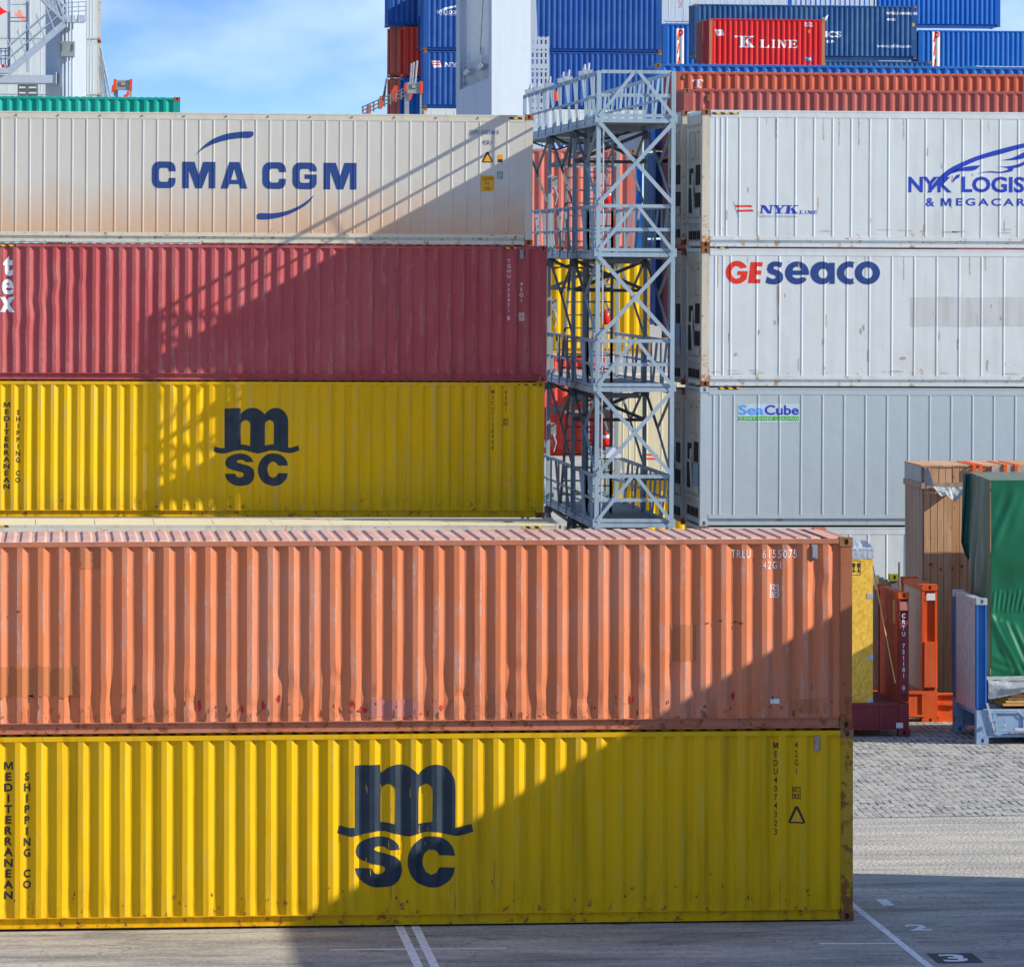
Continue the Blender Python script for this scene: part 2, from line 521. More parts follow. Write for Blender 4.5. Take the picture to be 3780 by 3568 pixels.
def loops_mesh(loops):
    cu = bpy.data.curves.new('tmp', 'CURVE')
    cu.dimensions = '2D'
    cu.fill_mode = 'BOTH'
    for lp in loops:
        sp = cu.splines.new('POLY')
        sp.points.add(len(lp) - 1)
        for p, q in zip(sp.points, lp):
            p.co = (q[0], q[1], 0, 1)
        sp.use_cyclic_u = True
    return curve_mesh(cu)


def text_mesh(body, bold=0.0, shear=0.0, gap=1.0, line=1.0):
    cu = bpy.data.curves.new('tmp', 'FONT')
    cu.body = body
    cu.size = 1
    cu.offset = bold
    cu.shear = shear
    cu.space_character = gap
    cu.space_line = line
    cu.align_x = 'CENTER'
    cu.resolution_u = 3
    return curve_mesh(cu)


BOLD_M = [(0, 0), (0, .72), (.20, .72), (.37, .26), (.54, .72), (.74, .72), (.74, 0), (.60, 0), (.60, .50), (.43, .05), (.31, .05), (.14, .50), (.14, 0)]


def stacked(body, bold=0.02, pitch=1.0):
    parts, y = [], 0.0
    for ch in body:
        if ch == ' ':
            y -= pitch * .9
            continue
        if ch == 'M':
            v, f = loops_mesh([BOLD_M])
        else:
            v, f = text_mesh(ch, bold)
        if ch in 'I1':
            pass
        x0 = (min(a for a, _ in v) + max(a for a, _ in v)) / 2
        parts.append(([(a - x0, b + y) for a, b in v], f))
        y -= pitch
    return merge(parts)


def merge(parts):
    v, f = [], []
    for a, b in parts:
        i = len(v)
        v += a
        f += [tuple(i + k for k in q) for q in b]
    return v, f


# serif capitals from slabs: unit box, y up
def serif(ch, t=0.27, s=0.085):
    def slab(x0, x1, y):
        return [(x0, y), (x1, y), (x1, y + s), (x0, y + s)]
    st = lambda a, b, w1=t: [(a[0], a[1]), (a[0] + w1, a[1]), (b[0] + w1, b[1]), (b[0], b[1])]
    L = {
        'I': [st((.36, s), (.36, 1 - s)), slab(.18, .82, 0), slab(.18, .82, 1 - s)],
        'L': [st((.12, s), (.12, 1 - s)), slab(0, .52, 1 - s), slab(0, .98, 0), [(.98, s), (.98, .34), (.90, .34), (.78, s)]],
        'E': [st((.12, s), (.12, 1 - s)), slab(0, .95, 0), slab(0, .92, 1 - s), [(.95, s), (.98, .33), (.90, .33), (.76, s)], [(.92, 1 - s), (.92, .72), (.85, .72), (.72, 1 - s)], [(.39, .46), (.62, .46), (.62, .55), (.39, .55)], [(.62, .36), (.69, .36), (.69, .65), (.62, .65)]],
        'T': [st((.37, s), (.37, 1 - s)), slab(.2, .8, 0), slab(0, 1, 1 - s), [(0, 1 - s), (0, .70), (.07, .70), (.2, 1 - s)], [(1, 1 - s), (1, .70), (.93, .70), (.8, 1 - s)]],
        'K': [st((.10, s), (.10, 1 - s)), slab(0, .48, 0), slab(0, .48, 1 - s), [(.37, .42), (.37, .52), (.72, 1 - s), (.83, 1 - s)], slab(.58, 1, 1 - s), [(.44, .58), (.60, .68), (.96, s), (.62, s)], slab(.54, 1.04, 0)],
        'N': [st((.10, s), (.10, 1 - s), .11), st((.79, .0), (.79, 1 - s), .11), [(.10, 1 - s), (.42, 1 - s), (.90, 0), (.64, 0)], slab(0, .36, 1 - s), slab(0, .32, 0), slab(.66, 1.04, 1 - s)],
        'Y': [st((.36, s), (.36, .46)), slab(.18, .82, 0), [(.05, 1 - s), (.37, 1 - s), (.63, .44), (.36, .44)], [(.78, 1 - s), (.90, 1 - s), (.63, .44), (.53, .52)], slab(-.03, .46, 1 - s), slab(.62, 1.03, 1 - s)],
    }
    parts = []
    for lp in L[ch]:
        parts.append((list(lp), [tuple(range(len(lp)))]))
    return merge(parts)


def word(chars, widths=None, gap=0.16, shear=0.0, fn=serif):
    parts, x = [], 0.0
    for i, ch in enumerate(chars):
        wd = (widths or {}).get(ch, 1.0)
        if ch == ' ':
            x += 0.5
            continue
        v, f = fn(ch)
        parts.append(([(x + a * wd + shear * b, b) for a, b in v], f))
        x += wd + gap
    return merge(parts)


def arc(cx, cy, rx, ry, a0, a1, n=14):
    return [(cx + rx * math.cos(R(a0 + (a1 - a0) * k / n)), cy + ry * math.sin(R(a0 + (a1 - a0) * k / n))) for k in range(n + 1)]


def block(ch):
    """extended bold capitals"""
    if ch in 'CG':
        o = arc(.72, .72, .28, .28, 0, 90, 6) + arc(.30, .70, .30, .30, 90, 180, 7) + arc(.30, .30, .30, .30, 180, 270, 7)
        if ch == 'C':
            o += arc(.72, .28, .28, .28, 270, 360, 6) + [(1, .385), (.71, .385)] + arc(.62, .33, .09, .09, 0, -90, 3) + arc(.40, .34, .10, .10, 270, 180, 3) + arc(.40, .66, .10, .10, 180, 90, 3) + arc(.62, .67, .09, .09, 90, 0, 3) + [(.71, .63), (1, .63)]
        else:
            o += arc(.72, .28, .28, .28, 270, 360, 6) + [(1, .555), (.50, .555), (.50, .385), (.71, .385)] + arc(.62, .30, .09, .06, 0, -90, 3) + arc(.40, .34, .10, .10, 270, 180, 3) + arc(.40, .66, .10, .10, 180, 90, 3) + arc(.62, .69, .09, .07, 90, 0, 3) + [(.71, .665), (1, .665)]
        return loops_mesh([o])
    if ch == 'M':
        return loops_mesh([[(0, 0), (0, 1), (.37, 1), (.5, .50), (.63, 1), (1, 1), (1, 0), (.8, 0), (.8, .68), (.6, 0), (.4, 0), (.2, .68), (.2, 0)]])
    if ch == 'A':
        return loops_mesh([[(0, 0), (.32, 1), (.70, 1), (1, 0), (.74, 0), (.685, .17), (.33, .17), (.27, 0)], [(.39, .33), (.63, .33), (.51, .75)]])


def zz(pts, off=(0, 0), k=1.0):
    """zoomed picture points (y down) to photo pixels"""
    return [(off[0] + x * k, off[1] + y * k) for x, y in pts]


MSC = [
    [[(768, 262), (965, 255), (968, 330), (985, 310), (1040, 270), (1110, 253), (1180, 268), (1235, 305), (1260, 334), (1290, 300), (1345, 264), (1410, 255), (1480, 280), (1530, 345), (1548, 430), (1548, 742), (1600, 735), (1672, 713), (1688, 772), (1620, 798), (1550, 806), (1480, 795), (1400, 777), (1320, 777), (1250, 795), (1175, 812), (1100, 795), (1020, 775), (960, 770), (880, 782), (800, 804), (740, 812), (680, 803), (632, 785), (650, 725), (700, 742), (768, 745)],
     [(968, 700), (1025, 705), (1080, 718), (1083, 470), (1072, 428), (1048, 408), (1022, 404), (990, 420), (970, 458)],
     [(1262, 714), (1315, 705), (1370, 698), (1372, 470), (1362, 428), (1338, 407), (1312, 404), (1282, 423), (1264, 460)]],
    [[(1122, 915), (1100, 870), (1050, 830), (980, 813), (910, 815), (840, 840), (790, 880), (775, 930), (790, 970), (830, 1000), (900, 1022), (960, 1035), (1000, 1052), (1003, 1075), (985, 1098), (950, 1105), (920, 1095), (897, 1058), (770, 1058), (785, 1110), (830, 1165), (900, 1201), (970, 1207), (1050, 1195), (1110, 1150), (1135, 1080), (1125, 1010), (1080, 968), (1000, 944), (940, 927), (915, 910), (928, 895), (960, 888), (1000, 895), (1030, 915)]],
    [[(1545, 960), (1530, 900), (1490, 850), (1430, 818), (1360, 810), (1290, 825), (1230, 870), (1190, 935), (1177, 1010), (1190, 1085), (1230, 1150), (1290, 1190), (1360, 1207), (1430, 1200), (1490, 1165), (1530, 1110), (1543, 1052), (1425, 1052), (1400, 1093), (1358, 1108), (1320, 1088), (1299, 1040), (1296, 990), (1310, 945), (1342, 914), (1380, 914), (1410, 935), (1425, 960)]],
]


# ------------------------------------------------------------------ containers
PITCH, SEG, DEP = 0.2785, (0.0715, 0.068, 0.071, 0.068), 0.036


class Box:
    """one shipping container: local x along its length, y into the depth, z up; origin at the bottom corner left of the seen side"""
    W = 2.438

    def __init__(s, name, label, cat, px, py, Y, L=12.192, H=2.591, side='R', roll=0.0055, paint_=None, rail=None, post=None, roof=None,
                 end=None, group=None, kind='dry', ribs=None, wob=0.0, dents=(), far=False, lend=False, castm=None, yaw=0.0, nz=None, phase=0.0, rend=False, on=None):
        s.L, s.H, s.Y, s.kind, s.far, s.roll = L, H, Y, kind, far, roll
        p = at(px, py, Y)
        s.o = p if side == 'L' else p - Vector((L * math.cos(roll), 0, -L * math.sin(roll)))
        if on:
            s.o = Vector((s.o.x, s.o.y, on.o.z + on.H * math.cos(on.roll) + 0.004 - (s.o.x - on.o.x) * math.sin(roll)))
        s.t = thing(name, label, cat, s.o, group, (0, roll, yaw))
        s.wob, s.dents, s.phase = wob, dents, phase
        s.ribs = ribs
        s.pm = paint_
        rail = rail or paint_
        post = post or rail
        roof = roof or rail
        s.frame(rail, post, castm or post, far)
        if kind == 'dry':
            s.panel(nz or (1 if not wob else 22))
        else:
            s.reefer_panel()
        s.roofpan(roof)
        if lend:
            s.left_end(end or paint_)
        if rend:
            s.right_end(end or paint_)

    # --- steel frame
    def frame(s, rail, post, castm, far):
        L, H, W = s.L, s.H, s.W
        m = MB()
        rf = s.kind == 'reefer'
        x0, x1 = 0.178, L - 0.178
        th = 0.145 if rf else 0.062
        m.box((x0, 0.0, H - 0.018 - th), (x1, 0.06, H - 0.018))                # top side rail
        if rf:
            m.box((x0, -0.004, H - 0.05), (x1, 0.0, H - 0.022))
        # bottom side rail: a channel open to the outside
        zt = 0.235 if rf else 0.162
        zw = 0.155 if rf else 0.15
        m.box((x0, 0.0, zw), (x1, 0.06, zt))
        m.box((x0, 0.046, 0.02), (x1, 0.06, zw))
        m.box((x0, 0.0, 0.02), (x1, 0.046, 0.095 if rf else 0.034))
        for z0, z1 in ((0.03, 0.15), (H - 0.09, H - 0.02)):
            m.box((x0, W - 0.06, z0), (x1, W, z1))
            for xa in (0.02, L - 0.10):
                m.box((xa, 0.162, z0), (xa + 0.08, W - 0.162, z1))
        m.box((0.2, 0.062, 0.0075), (L - 0.2, W - 0.2, 0.075))
        for za in (0, H - 0.118):
            for xa in (-0.002, L - 0.176):
                m.box((xa, W - 0.158, za), (xa + 0.178, W + 0.004, za + 0.118))
        s.fr = m.build('frame', rail, s.t)
        for xa in (0.006, L - 0.166):
            q = MB()
            q.box((xa, 0.004, 0.118), (xa + 0.16, 0.12, H - 0.118))
            po = q.build('corner_post', post, s.t)
            xc = -0.002 if xa < 1 else L - 0.176
            for za in (0, H - 0.118):
                q = MB()
                if far:
                    q.box((xc, -0.004, za), (xc + 0.178, 0.1615, za + 0.118))
                else:
                    casting(q, xc, -0.004, za, 0.178, 0.1615, 0.118, 1)
                q.build('corner_casting', castm, po)
        m2 = MB()
        for xa in (0.006, L - 0.106):
            m2.box((xa, W - 0.12, 0.118), (xa + 0.10, W - 0.004, H - 0.118))
        m2.box((0.106, W - 0.055, 0.15), (L - 0.106, W - 0.02, H - 0.09))      # rear side wall
        m2.build('rear_wall', s.pm, s.t)

    # --- corrugated side
    def xs(s):
        a, b = 0.166, s.L - 0.166
        out = [(a, 0)]
        x = a + 0.03 + s.phase
        lev = 0
        while True:
            stop = False
            for w_, l0, l1 in ((SEG[0], 0, 0), (SEG[1], 0, 1), (SEG[2], 1, 1), (SEG[3], 1, 0)):
                if x + w_ > b - 0.005:
                    stop = True
                    break
                if not out or out[-1][0] < x - 1e-6:
                    out.append((x, l0))
                x += w_
                out.append((x, l1))
            if stop:
                break
        out.append((b, out[-1][1]))
        return out

    def surf(s, x, z):
        """y of the visible side at local x"""
        if s.kind == 'reefer':
            for r in s.ribs:
                d = abs(x - r)
                if d < 0.018:
                    return 0.006 - 0.008 * min(1, (0.018 - d) / 0.008)
            return 0.006
        P_ = s._xs
        for (xa, la), (xb, lb) in zip(P_, P_[1:]):
            if xa <= x <= xb:
                k = 0 if xb == xa else (x - xa) / (xb - xa)
                return 0.004 + DEP * (la + (lb - la) * k)
        return 0.004

    def breaks(s):
        if s.kind == 'reefer':
            out = []
            for r in s.ribs:
                out += [r - 0.018, r - 0.010, r + 0.010, r + 0.018]
            return out
        return [x for x, _ in s._xs]

    def panel(s, nz):
        s._xs = s.xs()
        z0, z1 = 0.162, s.H - 0.08
        m = MB()
        rows = []
        n = len(s._xs)
        sd = s.L * 13.7 + s.Y
        for k in range(nz + 1):
            z = z0 + (z1 - z0) * k / nz
            row = []
            for i, (x, l) in enumerate(s._xs):
                y = 0.004 + DEP * l
                xx = x
                if s.wob and 0 < k < nz and 0 < i < n - 1:
                    lowz = 1.0 + 1.6 * max(0, 1 - (z - z0) / 0.8)
                    g = s.wob * lowz
                    y += abs(g * 0.7 * mnoise.noise((x * 1.1, z * 1.4, sd)))
                    xx += g * mnoise.noise((x * 7.0, z * 1.7, sd + 9)) * (1.3 if l else 0.5)
                    y += g * 0.5 * max(0, mnoise.noise((x * 4.0, z * 3.5, sd + 20)))
                    for (dx, dz, rx, rz, dp, ds) in s.dents:
                        e = math.exp(-((x - dx) / rx) ** 2 - ((z - dz) / rz) ** 2)
                        y += dp * e
                        xx += ds * e * max(-1, min(1, 1.4 * (z - dz) / rz))
                row.append(len(m.v))
                m.v.append((xx, y, z))
            rows.append(row)
        for a, b in zip(rows, rows[1:]):
            for i in range(n - 1):
                m.f.append((a[i], a[i + 1], b[i + 1], b[i]))
        s.sp = m.build('side_panel', s.pm, s.t)

    def reefer_panel(s):
        s._xs = []
        m = MB()
        z0, z1 = 0.235, s.H - 0.163
        a, b = 0.166, s.L - 0.166
        cols = [(a, 0.006)]
        for r in s.ribs:
            if a + 0.03 < r < b - 0.03:
                cols += [(r - 0.018, 0.006), (r - 0.010, -0.002), (r + 0.010, -0.002), (r + 0.018, 0.006)]
        cols.append((b, 0.006))
        for (xa, ya), (xb, yb) in zip(cols, cols[1:]):
            m.face((xa, ya, z0), (xb, yb, z0), (xb, yb, z1), (xa, ya, z1))
        s.sp = m.build('side_panel', s.pm, s.t)

    def roofpan(s, mat):
        m = MB()
        H, L, W = s.H, s.L, s.W
        if s.kind == 'reefer':
            x = 0.1
            while x < L - 0.2:
                x2 = min(x + 1.22, L - 0.1)
                m.box((x, 0.06, H - 0.06), (x2 - 0.012, W - 0.06, H - 0.024))
                x = x2
        else:
            p = 0.205
            x = 0.30
            z0, z1 = H - 0.030, H - 0.010
            ys = [0.062, 0.085, 0.13, W - 0.13, W - 0.085, W - 0.062]
            m.box((0.08, 0.06, H - 0.05), (x, W - 0.06, H - 0.020))
            m.box((L - 0.30, 0.06, H - 0.05), (L - 0.08, W - 0.06, H - 0.020))
            while x < L - 0.30 - p * 0.9:
                seg = [(x, 0), (x + 0.045, 0), (x + 0.075, 1), (x + 0.17, 1), (x + p, 0)]
                for (xa, la), (xb, lb) in zip(seg, seg[1:]):
                    for j in range(5):
                        ra = [0, .0, 1, 1, 0, 0]
                        h = lambda l, q: z0 + (z1 - z0) * l * ra[q] + 0.012 * (1 if 1 < q < 4 else 0)
                        m.face((xa, ys[j], h(la, j)), (xb, ys[j], h(lb, j)), (xb, ys[j + 1], h(lb, j + 1)), (xa, ys[j + 1], h(la, j + 1)))
                x += p
        m.build('roof_panel', mat, s.t)

    def left_end(s, mat):
        m = MB()
        H, W = s.H, s.W
        y = 0.125
        p = 0.25
        while y < W - 0.125:
            for a, b, l0, l1 in ((0, .1, 0, 0), (.1, .14, 0, 1), (.14, .21, 1, 1), (.21, .25, 1, 0)):
                ya, yb = min(y + a, W - .12), min(y + b, W - .12)
                xa, xb = 0.012 + 0.045 * l0, 0.012 + 0.045 * l1
                m.face((xb, yb, 0.15), (xa, ya, 0.15), (xa, ya, H - 0.09), (xb, yb, H - 0.09))
            y += p
        m.build('end_wall', mat, s.t)

    def right_end(s, mat):
        m = MB()
        H, W, L = s.H, s.W, s.L
        m.box((L - 0.05, 0.13, 0.15), (L - 0.012, W - 0.13, H - 0.09))
        for k in range(4):
            yy = 0.4 + k * 0.52
            m.tube([(L + 0.02, yy, 0.1), (L + 0.02, yy, H - 0.08)], 0.018, 6)
        m.build('door', mat, s.t)

    def machine(s, mat, blue=False):
        """refrigeration unit in the left end"""
        H, W = s.H, s.W
        m = MB()
        m.box((0.012, 0.125, 0.12), (0.09, W - 0.125, H - 0.09))
        m.box((-0.012, 0.13, H - 0.30), (0.012, W - 0.13, H - 0.10))
        for k in range(14):
            m.box((-0.018, 0.2 + k * 0.155, H - 0.335), (-0.004, 0.26 + k * 0.155, H - 0.31))
            m.box((-0.018, 0.2 + k * 0.155, 0.62), (-0.004, 0.26 + k * 0.155, 0.645))
        m.box((-0.02, 0.13, 0.50), (0.012, W - 0.13, 0.60))
        for y0, y1 in ((0.5, 1.05), (1.4, 1.95)):
            for a, b in (((y0, H - 1.02), (y1, H - 1.0)), ((y0, H - 0.46), (y1, H - 0.44)), ((y0, H - 1.02), (y0 + .02, H - .44)), ((y1 - .02, H - 1.02), (y1, H - .44))):
                m.box((-0.014, a[0], a[1]), (0.013, b[0], b[1]))
        m.box((-0.03, 0.25, 0.65), (0.0, 0.95, 0.80))
        m.tube([(-0.01, 1.2, 0.7), (-0.03, 1.25, 1.2), (-0.01, 1.35, 1.55)], 0.03, 6)
        ru = m.build('refrigeration_unit', mat, s.t)
        d = MB()
        d.box((-0.004, 0.35, 1.30), (0.0135, 1.0, 1.72))
        d.box((-0.004, 1.25, 0.72), (0.0135, 2.1, 1.25))
        d.box((-0.006, 0.3, 0.84), (0.0135, 1.05, 1.14))
        d.box((-0.006, 1.45, 1.32), (0.0135, 2.0, 1.66))
        for k in range(3):
            d.box((-0.004, 0.35 + k * 0.62, 0.16), (0.0135, 0.8 + k * 0.62, 0.34))
        d.build('recess_shade_plates', P['black'], ru)  # black plates paint in the shade of the unit's recesses
        if blue:
            q = MB()
            q.box((-0.009, 0.3, 0.70), (-0.0055, 1.1, 1.28))
            q.build('unit_cover', P['fr_pale'], ru)

    # --- decals
    def uv(s, px, py):
        p = at(px, py, s.Y) - s.o
        return (p.x * math.cos(s.roll) - p.z * math.sin(s.roll), p.z * math.cos(s.roll) + p.x * math.sin(s.roll))

    def decal(s, name, vf, mat, off=0.0035, split=True):
        """(u, v) mesh laid on the side, following ribs and corrugation"""
        v, f = vf
        bm = bmesh.new()
        vs = [bm.verts.new((a, 0, b)) for a, b in v]
        for q in f:
            if len(set(q)) > 2:
                try:
                    bm.faces.new([vs[k] for k in q])
                except ValueError:
                    pass
        if split:
            lo, hi = min(a for a, _ in v), max(a for a, _ in v)
            for x in s.breaks():
                if lo < x < hi:
                    bmesh.ops.bisect_plane(bm, geom=bm.verts[:] + bm.edges[:] + bm.faces[:], plane_co=(x, 0, 0), plane_no=(1, 0, 0))
        for q in bm.verts:
            q.co.y = s.surf(q.co.x, q.co.z) - off
        bmesh.ops.recalc_face_normals(bm, faces=bm.faces[:])
        bm.normal_update()
        if sum(q.normal.y for q in bm.faces) > 0:
            bmesh.ops.reverse_faces(bm, faces=bm.faces[:])
        me = bpy.data.meshes.new(name)
        bm.to_mesh(me)
        bm.free()
        me.materials.append(mat)
        o = bpy.data.objects.new(name, me)
        S.collection.objects.link(o)
        o.parent = s.sp
        return o

    def fit(s, vf, box):
        """scale a mesh (y up) into the photo box (px0, py0, px1, py1)"""
        v, f = vf
        u0, v1 = s.uv(box[0], box[1])
        u1, v0 = s.uv(box[2], box[3])
        ax, bx = min(a for a, _ in v), max(a for a, _ in v)
        ay, by = min(b for _, b in v), max(b for _, b in v)
        return [(u0 + (a - ax) / (bx - ax) * (u1 - u0), v0 + (b - ay) / (by - ay) * (v1 - v0)) for a, b in v], f

    def text(s, body, box, mat, name='lettering', bold=0.02, shear=0.0, gap=1.0, line=1.0, off=0.0035):
        return s.decal(name, s.fit(text_mesh(body, bold, shear, gap, line), box), mat, off)

    def shape(s, loops, mat, name='logo', off=0.0035):
        """loops in photo pixels"""
        return s.decal(name, loops_mesh([[s.uv(*p) for p in lp] for lp in loops]), mat, off)

    def rect(s, box, mat, name, off=0.003):
        return s.shape([[(box[0], box[1]), (box[2], box[1]), (box[2], box[3]), (box[0], box[3])]], mat, name, off)

    def rail_strip(s, px0, px1, py0, py1, mat=None, name='hazard_stripe'):
        (u0, v1), (u1, v0) = s.uv(px0, py0), s.uv(px1, py1)
        m = MB()
        m.box((u0, -0.0075, v0), (u1, -0.004 + 0.0005, v1))
        return m.build(name, mat or P['hazard'], s.fr)


def casting(m, x, y, z, w_, d, h, face=1, hole=(0.030, 0.042)):
    """corner casting with an oval hole in its front face"""
    cx, cz = x + w_ / 2, z + h / 2
    n = 16
    ring_o, ring_i, ring_b = [], [], []
    for k in range(n):
        a = 2 * math.pi * k / n
        c, s_ = math.cos(a), math.sin(a)
        q = min(w_ / 2 / max(abs(c), 1e-6), h / 2 / max(abs(s_), 1e-6))
        if k % 4 == 2:
            ring_o.append((cx + math.copysign(w_ / 2, c), y, cz + math.copysign(h / 2, s_)))
        else:
            ring_o.append((cx + q * c, y, cz + q * s_))
        ring_i.append((cx + hole[0] * c, y, cz + hole[1] * s_))
        ring_b.append((cx + hole[0] * c, y + 0.06, cz + hole[1] * s_))
    i = len(m.v)
    m.v += ring_o + ring_i + ring_b
    for k in range(n):
        j = (k + 1) % n
        m.f.append((i + k, i + j, i + n + j, i + n + k))
        m.f.append((i + n + k, i + n + j, i + 2 * n + j, i + 2 * n + k))
    m.f.append(tuple(i + 2 * n + k for k in range(n)))
    x1, y1, z1 = x + w_, y + d, z + h
    m.face((x, y, z), (x, y, z1), (x, y1, z1), (x, y1, z))
    m.face((x1, y, z), (x1, y1, z), (x1, y1, z1), (x1, y, z1))
    m.face((x, y, z1), (x1, y, z1), (x1, y1, z1), (x, y1, z1))
    m.face((x, y, z), (x, y1, z), (x1, y1, z), (x1, y, z))
    m.face((x, y1, z), (x, y1, z1), (x1, y1, z1), (x1, y1, z))


SC, RC = 'shipping_container', 'refrigerated_container'
exec_order = []


def ribs(first, pitch, L):
    out = list(first)
    while out[-1] + pitch < L - 0.3:
        out.append(out[-1] + pitch)
    return out


def align(px, Y, right_px, L):
    """corrugation phase that starts an outer flat at photo pixel px"""
    u = at(px, HZ, Y).x - (at(right_px, HZ, Y).x - L)
    return (u - 0.196) % PITCH


def ic_box(c, box, mat, top='IC', bot='67'):
    x0, y0, x1, y1 = box
    w_ = (x1 - x0) * 0.09
    ym = y0 + (y1 - y0) * 0.5
    for r in ((x0, y0, x1, y0 + w_), (x0, y1 - w_, x1, y1), (x0, y0 + w_, x0 + w_, y1 - w_), (x1 - w_, y0 + w_, x1, y1 - w_)):
        c.rect(r, mat, 'data_plate')
    c.text(top, (x0 + 2 * w_, y0 + 2 * w_, x1 - 2 * w_, ym - w_), mat, 'data_plate', 0.02)
    c.text(bot, (x0 + 2 * w_, ym + w_, x1 - 2 * w_, y1 - 2 * w_), mat, 'data_plate', 0.02)


def triangle(c, box, mat, edge):
    x0, y0, x1, y1 = box
    xm = (x0 + x1) / 2
    r = (x1 - x0) * 0.08
    c.shape([[(x0, y1 - r), (xm - r, y0), (xm + r, y0), (x1, y1 - r), (x1 - r, y1), (x0 + r, y1)]], edge, 'warning_sign', 0.003)
    k = (x1 - x0) * 0.09
    c.shape([[(x0 + 1.6 * k, y1 - k), (xm, y0 + 1.9 * k), (x1 - 1.6 * k, y1 - k)]], mat, 'warning_sign', 0.0045)


def vent(c, box, mat):
    (u0, v1), (u1, v0) = c.uv(box[0], box[1]), c.uv(box[2], box[3])
    m = MB()
    m.box((u0, -0.006, v0), (u1, 0.03, v1))
    m.box((u0 + .012, -0.02, v0 + .02), (u1 - .012, -0.006, v1 - .02))
    m.build('air_vent', mat, c.sp)


def blob(cx, cy, rx, ry, seed, n=11):
    rr = random.Random(seed)
    return smooth_loop([(cx + rx * math.cos(2 * math.pi * k / n) * rr.uniform(.55, 1.15), cy + ry * math.sin(2 * math.pi * k / n) * rr.uniform(.55, 1.15)) for k in range(n)], 3)


def msc(c, box, mat):
    for part in MSC:
        lps = [[(a, -b) for a, b in round_some(lp, 0.62, 4)] for lp in part]
        v, f = loops_mesh(lps)
        sx, sy = (box[2] - box[0]) / 1056.0, (box[3] - box[1]) / 954.0
        v = [c.uv(box[0] + (a - 632) * sx, box[1] + (-b - 253) * sy) for a, b in v]
        c.decal('logo', (v, f), mat)


P['patch_brown'] = paint('brown_patch_paint', (0.50, 0.165, 0.062), 0.4, 0.3, 0.3, 0.6, seed=41)
P['patch_rose'] = paint('rose_patch_paint', (0.52, 0.19, 0.15), 0.3, 0.3, 0.3, 0.6, seed=42)
P['patch_grey'] = paint('grey_patch_paint', (0.57, 0.60, 0.585), 0.5, 0.5, 0.4, 0.6, seed=43, rustcol=(0.2, 0.12, 0.08))
P['smudge'] = flat('red_primer', (0.50, 0.02, 0.02), 0.6, 0, 0.3, 8)
P['bare'] = flat('scuffed_grey_paint', (0.47, 0.36, 0.31), 0.6, 0, 0.25, 8)

# ------------------------------------------------------------------ ground
def cobble_mat():
    t = NT('stone_setts')
    br = t.n.new('ShaderNodeTexBrick')
    br.inputs['Scale'].default_value = 1.0
    br.inputs['Brick Width'].default_value = 0.20
    br.inputs['Row Height'].default_value = 0.13
    br.inputs['Mortar Size'].default_value = 0.022
    br.inputs['Mortar Smooth'].default_value = 0.5
    br.inputs['Bias'].default_value = 0.0
    br.inputs['Color1'].default_value = (0.245, 0.25, 0.25, 1)
    br.inputs['Color2'].default_value = (0.49, 0.49, 0.47, 1)
    br.inputs['Mortar'].default_value = (0.50, 0.44, 0.34, 1)
    wv = t.map(rot=(0, 0, R(92.4)))
    wob = t.n.new('ShaderNodeTexNoise'); wob.inputs['Scale'].default_value = 4
    t.l.new(t.map(), wob.inputs['Vector'])
    va = t.n.new('ShaderNodeVectorMath'); va.operation = 'MULTIPLY_ADD'
    va.inputs[1].default_value = (0.05, 0.05, 0)
    t.l.new(wob.outputs['Color'], va.inputs[0]); t.l.new(wv, va.inputs[2])
    t.l.new(va.outputs[0], br.inputs['Vector'])
    sand = t.ramp(t.noise(t.map(scale=(.25, .7, 1)), 1.0, 6, 0.62), 0.44, 0.62)
    gap = t.ramp(t.noise(t.map(), 2.2, 3), 0.46, 0.56)
    mort = t.mix(t.math('MULTIPLY', br.outputs['Fac'], gap), br.outputs['Color'], (0.03, 0.03, 0.03))
    c = t.mix(t.math('MULTIPLY', sand, 0.45), mort, (0.44, 0.41, 0.35))
    c = t.mix(t.math('MULTIPLY', t.ramp(t.noise(t.map(), 30, 3), 0.4, 0.7), 0.25), c, (0.24, 0.23, 0.215))
    h = t.math('SUBTRACT', 1.0, br.outputs['Fac'])
    t.bump(t.math('ADD', h, t.math('MULTIPLY', t.noise(t.map(), 14, 4), 0.6)), 1.0, 0.035)
    return t.done(c, 0.9, 0, 0.15)


